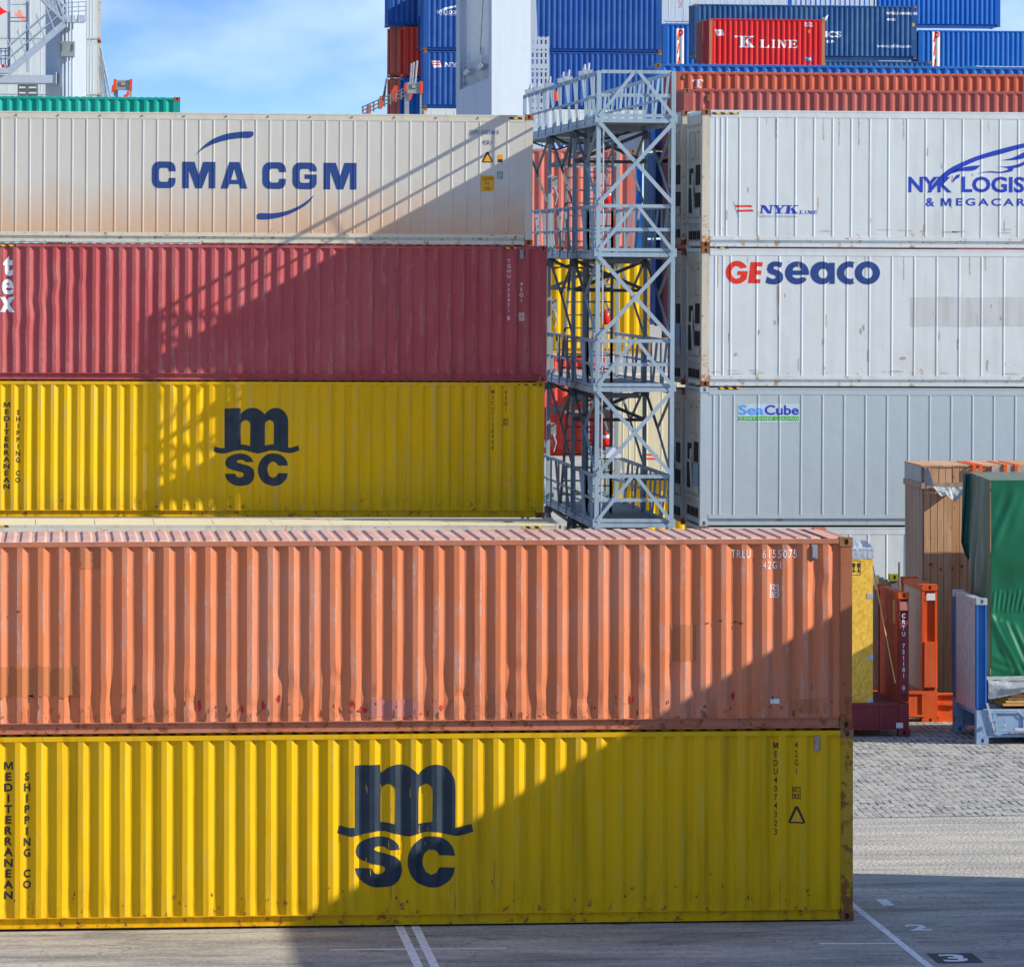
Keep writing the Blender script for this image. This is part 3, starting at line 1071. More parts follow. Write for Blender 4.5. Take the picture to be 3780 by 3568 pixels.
def dirt_mat():
    t = NT('sandy_gravel')
    a = t.noise(t.map(scale=(.3, 1, 1)), 1.3, 7, 0.65)
    c = t.mix(t.ramp(a, 0.35, 0.65), (0.37, 0.35, 0.31), (0.55, 0.505, 0.42))
    c = t.mix(t.math('MULTIPLY', t.ramp(t.noise(t.map(scale=(.35, 1.2, 1), loc=(3, 1, 0)), .9, 6, .7), 0.54, 0.62), 0.6), c, (0.33, 0.315, 0.29))
    vo = t.n.new('ShaderNodeTexVoronoi'); vo.inputs['Scale'].default_value = 14
    t.l.new(t.map(), vo.inputs['Vector'])
    peb = t.ramp(vo.outputs['Distance'], 0.16, 0.08)
    dens = t.ramp(t.noise(t.map(scale=(.4, 1.5, 1), loc=(8, 0, 0)), 1.1, 4), 0.48, 0.62)
    sel = t.n.new('ShaderNodeSeparateColor'); t.l.new(vo.outputs['Color'], sel.inputs[0])
    pc = t.mix(sel.outputs[0], (0.05, 0.05, 0.05), (0.42, 0.40, 0.36))
    c = t.mix(t.math('MULTIPLY', peb, t.math('MULTIPLY', dens, 0.9)), c, pc)
    ln = t.noise(t.map(scale=(.04, 3.4, 1), rot=(0, 0, -.04)), 1.0, 3)
    c = t.mix(t.math('MULTIPLY', t.ramp(ln, 0.57, 0.63), 0.45), c, (0.24, 0.225, 0.20))
    t.bump(t.math('ADD', t.noise(t.map(), 18, 5), t.math('MULTIPLY', peb, dens)), 1.0, 0.05)
    return t.done(c, 0.95, 0, 0.1)


def asphalt_mat():
    t = NT('worn_concrete')
    a = t.noise(t.map(scale=(.35, 1, 1)), 0.8, 8, 0.66)
    c = t.mix(t.ramp(a, 0.36, 0.66), (0.235, 0.22, 0.195), (0.57, 0.515, 0.42))
    b = t.noise(t.map(scale=(.5, 1.8, 1), loc=(5, 2, 0)), 1.6, 6, 0.7)
    c = t.mix(t.math('MULTIPLY', t.ramp(b, 0.52, 0.68), 0.6), c, (0.10, 0.10, 0.098))
    c = t.mix(t.math('MULTIPLY', t.ramp(t.noise(t.map(), 45, 3, 0.7), 0.52, 0.75), 0.35), c, (0.52, 0.49, 0.42))
    c = t.mix(t.math('MULTIPLY', t.ramp(t.noise(t.map(scale=(1, .5, 1)), 13, 5, 0.75), 0.50, 0.66), 0.5), c, (0.12, 0.118, 0.112))
    c = t.mix(t.math('MULTIPLY', t.ramp(t.noise(t.map(scale=(1, .5, 1), loc=(7, 0, 0)), 17, 5, 0.75), 0.54, 0.68), 0.5), c, (0.60, 0.56, 0.47))
    vo = t.n.new('ShaderNodeTexVoronoi'); vo.feature = 'DISTANCE_TO_EDGE'; vo.inputs['Scale'].default_value = 0.42
    va = t.n.new('ShaderNodeVectorMath'); va.operation = 'MULTIPLY_ADD'; va.inputs[1].default_value = (0.9, 0.9, 0)
    nz_ = t.n.new('ShaderNodeTexNoise'); nz_.inputs['Scale'].default_value = 1.6; nz_.inputs['Detail'].default_value = 6
    t.l.new(t.map(), nz_.inputs['Vector']); t.l.new(nz_.outputs['Color'], va.inputs[0]); t.l.new(t.map(), va.inputs[2]); t.l.new(va.outputs[0], vo.inputs['Vector'])
    crk = t.math('MULTIPLY', t.ramp(vo.outputs['Distance'], 0.006, 0.002), t.ramp(t.noise(t.map(loc=(4, 4, 0)), 0.5, 3), 0.45, 0.55))
    c = t.mix(t.math('MULTIPLY', crk, 0.4), c, (0.05, 0.034, 0.032))
    c = t.mix(t.math('MULTIPLY', t.ramp(t.noise(t.map(loc=(9, 7, 0)), 1.1, 5, .6), 0.63, 0.70), 0.6), c, (0.07, 0.068, 0.065))
    ty = t.noise(t.map(scale=(.05, 2.6, 1), rot=(0, 0, .05)), 1.0, 3)
    c = t.mix(t.math('MULTIPLY', t.ramp(ty, 0.58, 0.66), 0.38), c, (0.09, 0.088, 0.085))
    t.bump(t.math('SUBTRACT', t.noise(t.map(), 40, 5, 0.7), crk), 0.45, 0.012)
    return t.done(c, 0.85, 0, 0.2)


g = MB()
ys = [-60, 40, 80, 93, 99, 130, 400, 4000]
zs = [0, 0, 0, 0, 0.45, 0.45, 0.45, 0.45]
for (ya, za), (yb, zb) in zip(list(zip(ys, zs)), list(zip(ys, zs))[1:]):
    g.face((-1500, ya, za - .012), (1500, ya, za - .012), (1500, yb, zb - .012), (-1500, yb, zb - .012))
tag(g.build('ground', dirt_mat()), kind='structure')
g = MB()
def edge_sheet(x0, x1, y0, y1, z, seed, amp):
    n = 140
    for k in range(n):
        a, b = x0 + (x1 - x0) * k / n, x0 + (x1 - x0) * (k + 1) / n
        e = lambda x: amp * (mnoise.noise((x * 0.5, seed, 0)) + 0.5 * mnoise.noise((x * 2.5, seed, 3)))
        g.face((a, y0 + e(a), z), (b, y0 + e(b), z), (b, y1, z), (a, y1, z))
edge_sheet(-40, 45, 77.3, 93.0, -0.004, 4.0, 0.35)
tag(g.build('cobbled_yard', cobble_mat()), kind='structure')
g = MB()
g.face((-60, 20, -0.008), (70, 20, -0.008), (70, 68.9, -0.008), (-60, 69.6, -0.008))
tag(g.build('paved_road', asphalt_mat()), kind='structure')

P['line'] = None
def line_mat():
    t = NT('worn_road_paint')
    wear = t.ramp(t.noise(t.map(), 9, 6, 0.7), 0.54, 0.66)
    return t.done(t.mix(t.math('MULTIPLY', wear, 0.7), (0.80, 0.80, 0.78), (0.17, 0.16, 0.15)), 0.7, 0, 0.2)
P['line'] = line_mat()


def gpt(px, py):
    """photo pixel to the flat front ground"""
    dx = F * math.sin(TH) + (px - CX) * math.cos(TH)
    dy = F * math.cos(TH) - (px - CX) * math.sin(TH)
    t = CZ / (py - HZ)
    return Vector((t * dx, t * dy, 0.0))


def ground_quad(name, a, b, w_, z=-0.004):
    a, b = gpt(*a), gpt(*b)
    d = (b - a).normalized()
    n = Vector((-d.y, d.x, 0)) * w_ / 2
    m = MB()
    N = max(2, int((b - a).length / 0.12))
    for k in range(N):
        p, q = a.lerp(b, k / N), a.lerp(b, (k + 1) / N)
        wv = lambda c: 1 + 0.10 * mnoise.noise((c.x * 5, c.y * 5, 1))
        m.face(*[(x.x, x.y, z) for x in (p - n * wv(p), q - n * wv(q), q + n * wv(q), p + n * wv(p))])
    return tag(m.build(name, P['line']), kind='structure')


def ext(a, b, f0, f1):
    return ((a[0] + (b[0] - a[0]) * f0, a[1] + (b[1] - a[1]) * f0), (a[0] + (b[0] - a[0]) * f1, a[1] + (b[1] - a[1]) * f1))


ground_quad('lane_line', *ext((1478, 3423), (1547, 3568), -0.4, 1.6), 0.115)
ground_quad('lane_line', *ext((1536, 3422), (1607, 3568), -0.4, 1.6), 0.115)
ground_quad('bay_line', (1219, 3502), (1869, 3496), 0.08, -0.0055)
ground_quad('bay_line', (3024, 3479), (3306, 3478), 0.10, -0.0055)
ground_quad('bay_line', (2950, 3375), (3182, 3374), 0.06, -0.0055)
ground_quad('lane_line', *ext((3163, 3349), (3428, 3562), -0.5, 1.6), 0.10)


def ground_text(body, p0, p1, name, mat, z=-0.004):
    v, f = text_mesh(body, 0.03)
    ax, bx = min(a for a, _ in v), max(a for a, _ in v)
    ay, by = min(b for _, b in v), max(b for _, b in v)
    q0, q1 = gpt(*p0), gpt(*p1[:2])
    m = MB()
    X0, X1, Y0, Y1 = q0.x, q0.x + p1[2], q0.y, q1.y
    m.v = [(X0 + (a - ax) / (bx - ax) * (X1 - X0), Y0 + (b - ay) / (by - ay) * (Y1 - Y0), z) for a, b in v]
    m.f = f
    return tag(m.build(name, mat), kind='structure')


ground_text('1', (3262, 3340), (3235, 3316, 0.16), 'painted_number', P['line'])
ground_text('2', (3362, 3432), (3340, 3409, 0.30), 'painted_number', P['line'])
ground_text('3', (3490, 3547), (3470, 3520, 0.33), 'painted_number', P['line'], -0.0015)
q = MB()
a, b = gpt(3462, 3552), gpt(3432, 3516)
q.face((a.x, a.y, -0.0045), (a.x + 0.60, a.y, -0.0045), (a.x + 0.60, b.y, -0.0045), (a.x, b.y, -0.0045))
tag(q.build('dark_paint_patch', flat('dark_patch', (0.05, 0.052, 0.058), 0.8)), kind='structure')

# ------------------------------------------------------------------ front stack
YF = 65.35
fy = Box(SC, 'yellow forty foot container standing on the pavement, lowest in the front stack, big dark logo', 'container', 3150, 3396, YF, roll=0.001,
         paint_=P['yellow'], post=P['yellow_post'], castm=P['rustcast'], wob=0.0042, phase=align(54.7, YF, 3150, 12.192), rend=True)
msc(fy, (1245.6, 2820.3, 1747.8, 3274), P['navy_ink'])
fy.decal('lettering', fy.fit(stacked('MEDITERRANEAN', 0.035), (14, 2812, 48, 3318)), P['black_ink'])
fy.decal('lettering', fy.fit(stacked('SHIPPING CO', 0.035), (86, 2850, 114, 3279)), P['black_ink'])
fy.decal('lettering', fy.fit(stacked('MEDU4074323', 0.01), (2856, 2739, 2873, 3080)), P['black_ink'])
fy.decal('lettering', fy.fit(stacked('42G1', 0.01), (2934, 2737, 2947, 2857)), P['black_ink'])
ic_box(fy, (2925, 2903, 2955, 2948), P['black_ink'], 'IC', '83')
triangle(fy, (2911, 2975, 2973, 3038), P['amber'], P['black_ink'])
vent(fy, (3007, 2715, 3026, 2769), P['bare'])

fo = Box(SC, 'faded orange container with scuffed ribs on top of the front stack', 'container', 3147, 2690, YF, roll=0.001, on=fy,
         paint_=P['orange'], rail=P['orange_rail'], roof=P['orange_roof'], post=P['orange_post'], castm=P['rustcast'], wob=0.0045, phase=align(62.4, YF, 3147, 12.192), rend=True,
         nz=44,
         dents=[(3.0, 0.9, .5, .35, .012, .01), (5.2, 0.5, .5, .3, .02, .015), (8.6, .45, .4, .25, .015, .01), (11.75, 1.95, .12, .2, .02, .03), (2.1, .5, .3, .2, .015, .015)]
         + [(random.uniform(.5, 11.5), random.uniform(.25, .85), random.uniform(.05, .12), random.uniform(.08, .2), random.uniform(.012, .028), random.uniform(-.02, .025)) for _ in range(26)])
fo.text('TRLU', (2701, 2029, 2771, 2059), P['white_ink'], bold=0.0, gap=1.25)
fo.text('6155075', (2815, 2029, 2943, 2059), P['white_ink'], bold=0.0, gap=1.25)
fo.text('42G1', (2816, 2072, 2884, 2099), P['white_ink'], bold=0.0, gap=1.25)
ic_box(fo, (2843, 2157, 2875, 2205), P['white_ink'], 'IC', '67')
fo.rect((2844, 2579, 2878, 2597), P['white_ink'], 'data_plate', 0.004)
vent(fo, (2996, 2009, 3018, 2061), P['box_grey'])
def ragged(x0, y0, x1, y1, seed, amp=5, step=9):
    rr = random.Random(seed)
    out = []
    for (xa, ya), (xb, yb) in (((x0, y0), (x1, y0)), ((x1, y0), (x1, y1)), ((x1, y1), (x0, y1)), ((x0, y1), (x0, y0))):
        n = max(2, int(math.hypot(xb - xa, yb - ya) / step))
        for k in range(n):
            out.append((xa + (xb - xa) * k / n + rr.uniform(-amp, amp), ya + (yb - ya) * k / n + rr.uniform(-amp, amp)))
    return out


for k, (bx, mt) in enumerate((((-20, 2462, 283, 2571), 'patch_brown'), ((297, 2022, 371, 2099), 'patch_brown'), ((1364, 2584, 1545, 2647), 'patch_rose'), ((1796, 2564, 1827, 2646), 'patch_brown'), ((2478, 2306, 2569, 2440), 'patch_brown'), ((2922, 2580, 3024, 2634), 'patch_brown'))):
    fo.shape([ragged(*bx, k, 3 if k else 9)], P[mt], 'repair_patch', 0.0025)
P['rust_spot'] = flat('rust_spot', (0.20, 0.065, 0.02), 0.8, 0, 0.5, 20)
for k, (x, y, rx, ry) in enumerate(((733, 2610, 13, 26), (893, 2618, 10, 18), (972, 2604, 10, 24), (1030, 2580, 9, 20), (1300, 2596, 14, 18), (1340, 2620, 22, 10), (1630, 2612, 9, 14), (2332, 2580, 10, 24), (2601, 2608, 10, 9), (2706, 2570, 10, 22))):
    fo.shape([blob(x, y, rx * .8, ry * .8, k)], P['smudge'], 'paint_smudge', 0.0045)
rr = random.Random(21)
for k in range(46):
    x = 62.4 + 77.2 * rr.randrange(1, 39) + rr.choice((2, 12, 40, 50))
    y = 2650 - abs(rr.gauss(0, 45))
    fo.shape([blob(x, y, rr.uniform(1.5, 4.5), rr.uniform(4, 20), k + 300, 9)], P['rust_spot'], 'rust_mark', 0.0050)
for k, (x, y) in enumerate(((2660, 2290), (2715, 2296), (2735, 2300), (2612, 2300), (66, 2257))):
    fo.shape([blob(x, y, 9, 4, k + 700)], P['rust_spot'], 'rust_mark', 0.0055)
for k in range(24):
    x = rr.uniform(30, 3100)
    y = 3340 - abs(rr.gauss(0, 40)) - x * .006
    fy.shape([blob(x, y, rr.uniform(2, 4.5), rr.uniform(2.5, 9), k + 800, 9)], P['rust_spot'], 'rust_mark', 0.0050)
for k in range(16):
    x = rr.uniform(1330, 1680)
    y = rr.uniform(2880, 3230)
    fy.shape([ragged(x, y, x + 1.8, y + rr.uniform(6, 40), k + 860, .8, 5)], P['yellow'], 'paint_chip', 0.0062)

# ------------------------------------------------------------------ left rear stack
YL, YR = 103.4, 100.5
ly = Box(SC, 'yellow high container with dark wave logo, third from the top of the rear left stack', 'container', 2008, 1911, YL, H=2.896,
         paint_=P['yellow_b'], castm=P['yellow_post'], wob=0.003, phase=align(87.5, YL, 2008, 12.192))
msc(ly, (788, 1505, 1106, 1793), P['navy_ink'])
ly.decal('lettering', ly.fit(stacked('MEDITERRANEAN', 0.03), (13, 1485, 36, 1805)), P['black_ink'])
ly.decal('lettering', ly.fit(stacked('SHIPPING CO', 0.03), (58, 1512, 75, 1781)), P['black_ink'])
ly.decal('lettering', ly.fit(stacked('MSCU7758908', 0.01), (1814, 1439, 1825, 1660)), P['black_ink'])
ly.decal('lettering', ly.fit(stacked('45G1', 0.01), (1863, 1441, 1873, 1516)), P['black_ink'])
ic_box(ly, (1859, 1545, 1877, 1571), P['black_ink'], 'IC', '07')
ly.rect((1838, 1764, 1890, 1794), P['amber'], 'warning_sign')
ly.rail_strip(1913, 1982, 1417, 1422)
lm = Box(SC, 'dented maroon container between the yellow one and the cream one', 'container', 2018, 1409, YL, H=2.896, on=ly,
         paint_=P['maroon'], castm=P['maroon_b'], wob=0.005, phase=align(95, YL, 2018, 12.192),
         dents=((1.75, 1.9, .30, .28, .02, .035), (1.35, 1.55, .22, .25, .022, -.03), (2.25, 2.1, .2, .2, .02, .03), (1.0, 1.15, .2, .22, .018, .03)))
lm.text('t', (12, 943, 48, 1019), P['white_ink'], bold=0.05)
lm.text('e', (6, 1030, 50, 1088), P['white_ink'], bold=0.025)
lm.text('x', (-1, 1096, 53, 1152), P['white_ink'], bold=0.05)
lm.decal('lettering', lm.fit(stacked('TGHU 775971', 0.0), (1873, 958, 1884, 1152)), P['white_ink'])
lm.text('6', (1873, 1164, 1883, 1182), P['white_ink'], bold=0.01)
lm.decal('lettering', lm.fit(stacked('45G1', 0.0), (1919, 1041, 1931, 1116)), P['white_ink'])
ic_box(lm, (1917, 1155, 1935, 1184), P['white_ink'], 'IC', '01')
vent(lm, (1919, 921, 1933, 956), P['box_grey'])
lm.rail_strip(1857, 1905, 912, 919)
lm.rail_strip(0, 60, 903, 910)
q = MB(); q.box((.2, 1.0, lm.H - .08), (lm.L - .2, 1.4, lm.H - .0035)); q.build('gap_blocker', P['maroon'], lm.t)  # added box, stops bright background showing through the stack gap
lc = Box(RC, 'cream container stained tan towards its foot, topmost of the rear left stack', 'container', 1966, 907, YL, H=2.79, on=lm, kind='reefer',
         paint_=P['cream'], rail=P['cream_rail'], castm=P['orange_post'], post=P['cream_rail'], ribs=ribs([0.33], 0.298, 12.192))
for ch, bx in (('C', (561, 596, 648, 695)), ('M', (673, 597, 795, 696)), ('A', (815, 598, 913, 697)), ('C', (969, 599, 1055, 698)), ('G', (1080, 600, 1169, 699)), ('M', (1195, 601, 1316, 700))):
    lc.decal('logo', lc.fit(block(ch), bx), P['navy_ink2'])
lc.shape([round_some(zz([(1505, 1195), (1560, 1130), (1640, 1070), (1740, 1032), (1850, 1015), (1935, 1012), (1952, 1024), (1948, 1046), (1918, 1062), (1840, 1064), (1740, 1080), (1640, 1110), (1560, 1150)], (0, 0), .4797), 0.9)], P['navy_ink2'])
lc.shape([round_some(zz([(452, 1498), (380, 1555), (300, 1600), (210, 1630), (110, 1642), (30, 1640), (5, 1655), (3, 1682), (40, 1690), (130, 1684), (240, 1655), (330, 1612), (400, 1565)], (945, 0), .4797), 0.9)], P['navy_ink2'])
lc.text('CGMU', (1734, 480, 1770, 497), P['navy_ink2'], bold=0.0)
lc.text('650348 0', (1777, 480, 1841, 497), P['navy_ink2'], bold=0.0)
lc.text('45R1', (1780, 518, 1814, 535), P['navy_ink2'], bold=0.0)
triangle(lc, (1779, 561, 1820, 600), P['amber'], P['black_ink'])
lc.rect((1837, 571, 1856, 600), P['amber'], 'warning_sign')
lc.rect((1838, 588, 1855, 599), P['black_ink'], 'warning_sign', 0.0045)
lc.rect((1774, 648, 1824, 707), P['amber'], 'warning_sign')
lc.text("CAUTION\n9' 6\"\nHIGH", (1778, 653, 1820, 702), P['black_ink'], 'warning_sign', 0.0, off=0.0055)
ic_box(lc, (1836, 634, 1856, 661), P['navy_ink2'], 'IC', '79')
lc.rail_strip(1878, 1930, 433, 441)
for x in range(60, 1860, 155):
    (u, v) = lc.uv(x, 424 + x * .0068)
    q = MB(); q.tube([(u, -0.001, v), (u, -0.012, v)], 0.02, 8)
    q.build('rivet', P['steel_dark'], lc.fr)
zroof = at(2080, 1936, 100.2).z
lw = Box(RC, 'cream topped container behind the orange one, its roof just showing under the yellow one', 'container', 2080, 1936 + 2.896 * 178, 100.2, H=2.896, kind='reefer',
         paint_=P['white'], rail=P['white_rust'], roof=P['cream_roof'], castm=P['white_rust'], ribs=ribs([0.3], 0.45, 12.192))
lw.rail_strip(1928, 2003, 1941, 1950)
lw.rail_strip(0, 35, 1938, 1945)

# ------------------------------------------------------------------ right rear stack of refrigerated containers
rs = Box(RC, 'clean pale grey container with blue and green sticker, third in the white stack', 'container', 2583, 1941, YR, side='L', H=2.89, kind='reefer', roll=0.005,
         paint_=P['grey'], post=P['grey'], castm=P['grey'], ribs=ribs([.279, .409, .706, 1.218], .452, 12.192))
k5, o5 = .33216, (2460, 1420)
px5 = lambda x0, y0, x1, y1: (o5[0] + x0 * k5, o5[1] + y0 * k5, o5[0] + x1 * k5, o5[1] + y1 * k5)
rs.rect(px5(797, 213, 1482, 420), flat('sticker_white', (0.55, 0.66, 0.74), 0.45), 'sticker')
rs.text('Sea', px5(805, 223, 1082, 336), P['sky_ink'], bold=0.022, off=0.0055)
rs.text('Cube', px5(1092, 225, 1472, 336), P['blue_ink'], bold=0.022, off=0.0055)
rs.rect(px5(803, 352, 1472, 398), P['green_ink'], 'sticker', 0.0055)
rs.text('CONTAINER LEASING', px5(815, 361, 1462, 391), P['white_ink'], bold=0.0, gap=1.3, off=0.0075)
rs.rail_strip(2652, 2732, 1429, 1437)
rs.machine(P['white_dirty'], True)
rg = Box(RC, 'white container with slanted red and round blue lettering, second in the white stack', 'container', 2588, 1425, YR, side='L', H=2.89, on=rs, kind='reefer', roll=0.005,
         paint_=P['white'], post=P['white_rust'], castm=P['rustcast'], ribs=ribs([.288, .455, .613, 1.16, 1.635], .474, 12.192))
kg, og = .33216, (2440, 900)
Gl = arc(842, 317, 120, 127, -38, -322, 26)
gin = arc(842, 317, 58, 70, -318, -92, 22)
rg.shape([zz([(958, 262)] + arc(845, 317, 124, 128, -28, -318, 30) + [(950, 398), (966, 303), (855, 303), (845, 345), (890, 347), (884, 368)] + arc(840, 317, 57, 70, 60, 322, 24), og, kg)], P['red_ink'])
rg.shape([zz([(998, 203), (1132, 205), (1126, 250), (1068, 250), (1063, 294), (1117, 297), (1111, 343), (1057, 343), (1052, 392), (1108, 395), (1102, 438), (968, 437)], og, kg)], P['red_ink'])
rg.shape([round_some(zz([(1350, 210), (1295, 197), (1235, 200), (1190, 232), (1178, 285), (1200, 325), (1250, 345), (1278, 360), (1275, 380), (1245, 390), (1210, 380), (1180, 362), (1162, 430), (1210, 447), (1270, 450), (1330, 430), (1358, 385), (1352, 332), (1312, 298), (1265, 283), (1248, 266), (1264, 250), (1300, 252), (1335, 266)], og, kg), 0.7)], P['navy_ink2'])
rg.shape([zz([(1645, 345)] + arc(1512, 323, 133, 128, 0, -325, 34) + [(1600, 372)] + arc(1515, 345, 55, 38, 40, 178, 10), og, kg), zz([(1462, 296)] + arc(1514, 296, 50, 42, 180, 360, 12), og, kg)], P['navy_ink2'])
rg.shape([zz(arc(1790, 323, 130, 126, -35, -325, 34) + [(1862, 445), (1932, 445), (1932, 210), (1862, 210)], og, kg), zz(arc(1803, 330, 52, 54, 0, 345, 22), og, kg)], P['navy_ink2'])
ks, os_ = .5755, (2835, 880)
rg.shape([zz([(548, 160)] + arc(522, 221, 80, 74, -62, -298, 26) + [(548, 283), (548, 252), (530, 262)] + arc(528, 221, 38, 38, 90, 270, 16) + [(548, 190)], os_, ks)], P['navy_ink2'])
rg.shape([zz(arc(638, 221, 81, 74, 0, 350, 34), os_, ks), zz(arc(638, 221, 35, 36, 0, 345, 22), os_, ks)], P['navy_ink2'])
rg.shape([[(3361, 1097), (3480, 1095), (3600, 1098), (3720, 1096), (3900, 1099), (3900, 1205), (3700, 1203), (3560, 1206), (3440, 1203), (3361, 1206), (3363, 1150)]], P['patch_grey'], 'repair_patch', 0.0025)
rg.shape([zz([(1290, 455), (1312, 455), (1314, 620), (1308, 740), (1312, 900), (1300, 880), (1292, 760), (1290, 600)], og, kg)], P['bare'], 'paint_scuff')
for k, (x, y, rx, ry) in enumerate(((2862, 1190, 4, 9), (2801, 1226, 5, 10), (3178, 1222, 4, 13), (3189, 1210, 3, 14), (3335, 1322, 14, 6), (3645, 1345, 4, 24), (2716, 1308, 8, 8), (3695, 1176, 5, 10))):
    rg.shape([blob(x, y, rx, ry, k + 80)], P['bare'], 'paint_scuff', 0.004)
rg.rail_strip(2640, 2690, 912, 918)
rg.machine(P['white_dirty'])

rn = Box(RC, 'white container with blue winged lettering, topmost of the white stack', 'container', 2590, 910, YR, side='L', H=2.87, on=rg, kind='reefer', roll=0.005,
         paint_=P['white'], post=P['white_rust'], castm=P['rustcast'], ribs=ribs([.296, .404, .512, .788, 1.18], .392, 12.192))
k3, o3 = .3523, (2400, 380)
rn.shape([zz([(870, 1032), (876, 1034), (930, 1195), (924, 1196)], o3, k3)], P['grey_ink'])
rn.shape([smooth_loop(zz([(893, 1068), (960, 1074), (1050, 1070), (1070, 1091), (990, 1090), (905, 1092)], o3, k3), 2)], P['red_ink'])
rn.shape([smooth_loop(zz([(912, 1120), (985, 1121), (1068, 1117), (1082, 1138), (1000, 1138), (918, 1141)], o3, k3), 2)], P['red_ink'])
rn.decal('lettering', rn.fit(word('NYK', {'N': 1.35, 'Y': 1.25, 'K': 1.3}, 0.02, 0.12), (2803, 757, 2948, 789)), P['blue_ink'])
rn.decal('lettering', rn.fit(word('LINE', {'I': .6, 'N': 1.2}, 0.16, 0.2), (2950, 777, 3018, 790)), P['blue_ink'])
rn.text('NIPPON YUSEN KAISHA', (2803, 795, 2941, 803), P['grey_ink'], bold=0.0)
k4, o4 = .4797, (2835, 0)
px4 = lambda x0, y0, x1, y1: (o4[0] + x0 * k4, o4[1] + y0 * k4, o4[0] + x1 * k4, o4[1] + y1 * k4)
rn.text('NYK', px4(1080, 1360, 1415, 1482), P['blue_ink'], bold=0.03)
rn.text('LOGISTICS', px4(1490, 1358, 2330, 1486), P['blue_ink'], bold=0.03)
rn.text('&', px4(1213, 1523, 1282, 1589), P['blue_ink'], bold=0.02)
rn.decal('lettering', rn.fit(loops_mesh([BOLD_M]), px4(1330, 1525, 1408, 1588)), P['blue_ink'])
rn.text('EGACARRIER', px4(1448, 1525, 2280, 1588), P['blue_ink'], bold=0.02, gap=1.35)
for lp in ([(1225, 1482), (1290, 1395), (1380, 1310), (1480, 1255), (1620, 1198), (1780, 1150), (1970, 1103), (2200, 1060), (2190, 1085), (1970, 1136), (1800, 1184), (1640, 1226), (1500, 1285), (1400, 1345), (1310, 1420), (1250, 1481)],
           [(1405, 1338), (1460, 1300), (1550, 1280), (1635, 1272), (1605, 1302), (1560, 1315), (1480, 1318)],
           [(1420, 1390), (1450, 1350), (1480, 1340), (1470, 1368), (1440, 1385), (1428, 1405)],
           [(1790, 1235), (1880, 1215), (1970, 1172), (2080, 1120), (2080, 1150), (1975, 1215), (1890, 1232)],
           [(1760, 1278), (1830, 1282), (1930, 1262), (2030, 1210), (2030, 1240), (1940, 1285), (1895, 1292), (1880, 1318), (1800, 1332), (1690, 1328), (1610, 1334), (1700, 1318), (1790, 1322), (1850, 1305), (1840, 1294)]):
    rn.shape([round_some(zz(lp, o4, k4), 0.7, 4)], P['blue_ink'], 'logo', 0.0045)
rn.rail_strip(2628, 2727, 415, 423)
rn.machine(P['white_dirty'])

rb = Box(RC, 'white container at the foot of the white stack, mostly hidden by cargo', 'container', 2583, 1943 + 2.88 * 177.6, YR, side='L', H=2.88, kind='reefer', roll=0.005,
         paint_=P['white'], post=P['white_rust'], castm=P['rustcast'], ribs=ribs([.3, .42, .8], .39, 12.192))
P['drip'] = flat('rust_drip', (0.60, 0.52, 0.38), 0.7, 0, 0.35, 12)
P['grime'] = flat('grime_film', (0.50, 0.54, 0.52), 0.7, 0, 0.12, 6)
for c_, y0, y1, sd in ((rn, 440, 840, 1), (rg, 950, 1360, 2)):
    rr = random.Random(sd)
    for k in range(15):
        x, y = rr.uniform(2650, 3760), rr.uniform(y0, y1)
        c_.shape([ragged(x, y, x + rr.uniform(2, 5), y + rr.uniform(6, 46), k + 20 * sd, 1.2, 6)], P[rr.choice(('bare', 'drip', 'grime'))], 'paint_scuff', 0.0042)
    for k in range(6):
        x = rr.uniform(2640, 3770)
        c_.shape([ragged(x, y0 - 3, x + rr.uniform(2, 4), y0 + rr.uniform(15, 110), k + 90 * sd, .8, 9)], P['drip'], 'rust_drip', 0.0030)
    for k in range(10):
        x = rr.uniform(2640, 3770)
        yb_ = y1 + 20
        c_.shape([blob(x, yb_ - rr.uniform(0, 14), rr.uniform(8, 34), rr.uniform(2, 5), k + 40 * sd)], P['grime'], 'grime_mark', 0.0030)
for i, (py, lab) in enumerate(((905, 'grimy end of a container in the second row, highest beside the tower'),
                               (1420, 'grimy end of a container in the second row, middle one beside the tower'),
                               (1935, 'grimy end of a container in the second row, lowest one showing beside the tower'))):
    b2 = Box(RC, lab, 'container', 2516, py, YR + 2.56, side='L', H=2.875, kind='reefer', roll=0.005, paint_=P['white_dirty'], post=P['white_rust'] if i == 0 else P['white_dirty'],
             castm=P['rustcast'], ribs=ribs([.3], .45, 12.192), group='second row of containers behind the white stack')
    b2.machine(P['white_dirty'], i == 1)

# ------------------------------------------------------------------ middle distance block
Box(SC, 'sea green container showing only its top above the cream one', 'container', 664, 360 + 2.591 * 128.6, 139.8, paint_=P['green'], castm=P['orange_post'], phase=0.1)
far1 = 'containers in the block behind the white stack'
c = Box(SC, 'maroon container just above the white stack, only its top showing', 'container', 2523, 326 + 2.591 * 127.5, 140.2, side='L', paint_=P['maroon_b'], lend=True, castm=P['rustcast'], group=far1, end=P['maroon_b'])
vent(c, (2610, 350, 2622, 374), P['rustcast'])
c = Box(SC, 'rust red container with a white letter on its side, behind the maroon one', 'container', 2480, 262 + 2.591 * 125.3, 142.8, side='L', paint_=P['rust_red'], lend=True, castm=P['rustcast'], group=far1, end=P['maroon_b'])
c.decal('lettering', c.fit(serif('T'), (2557, 294, 2597, 324)), P['white_ink'])
vent(c, (2518, 276, 2529, 293), P['rustcast'])
Box(SC, 'brown red container end behind the tower, second one down its column', 'container', 2480, 595 + 2.591 * 125.3, 142.8, side='L', paint_=P['maroon_b'], lend=True, castm=P['rustcast'], group=far1)
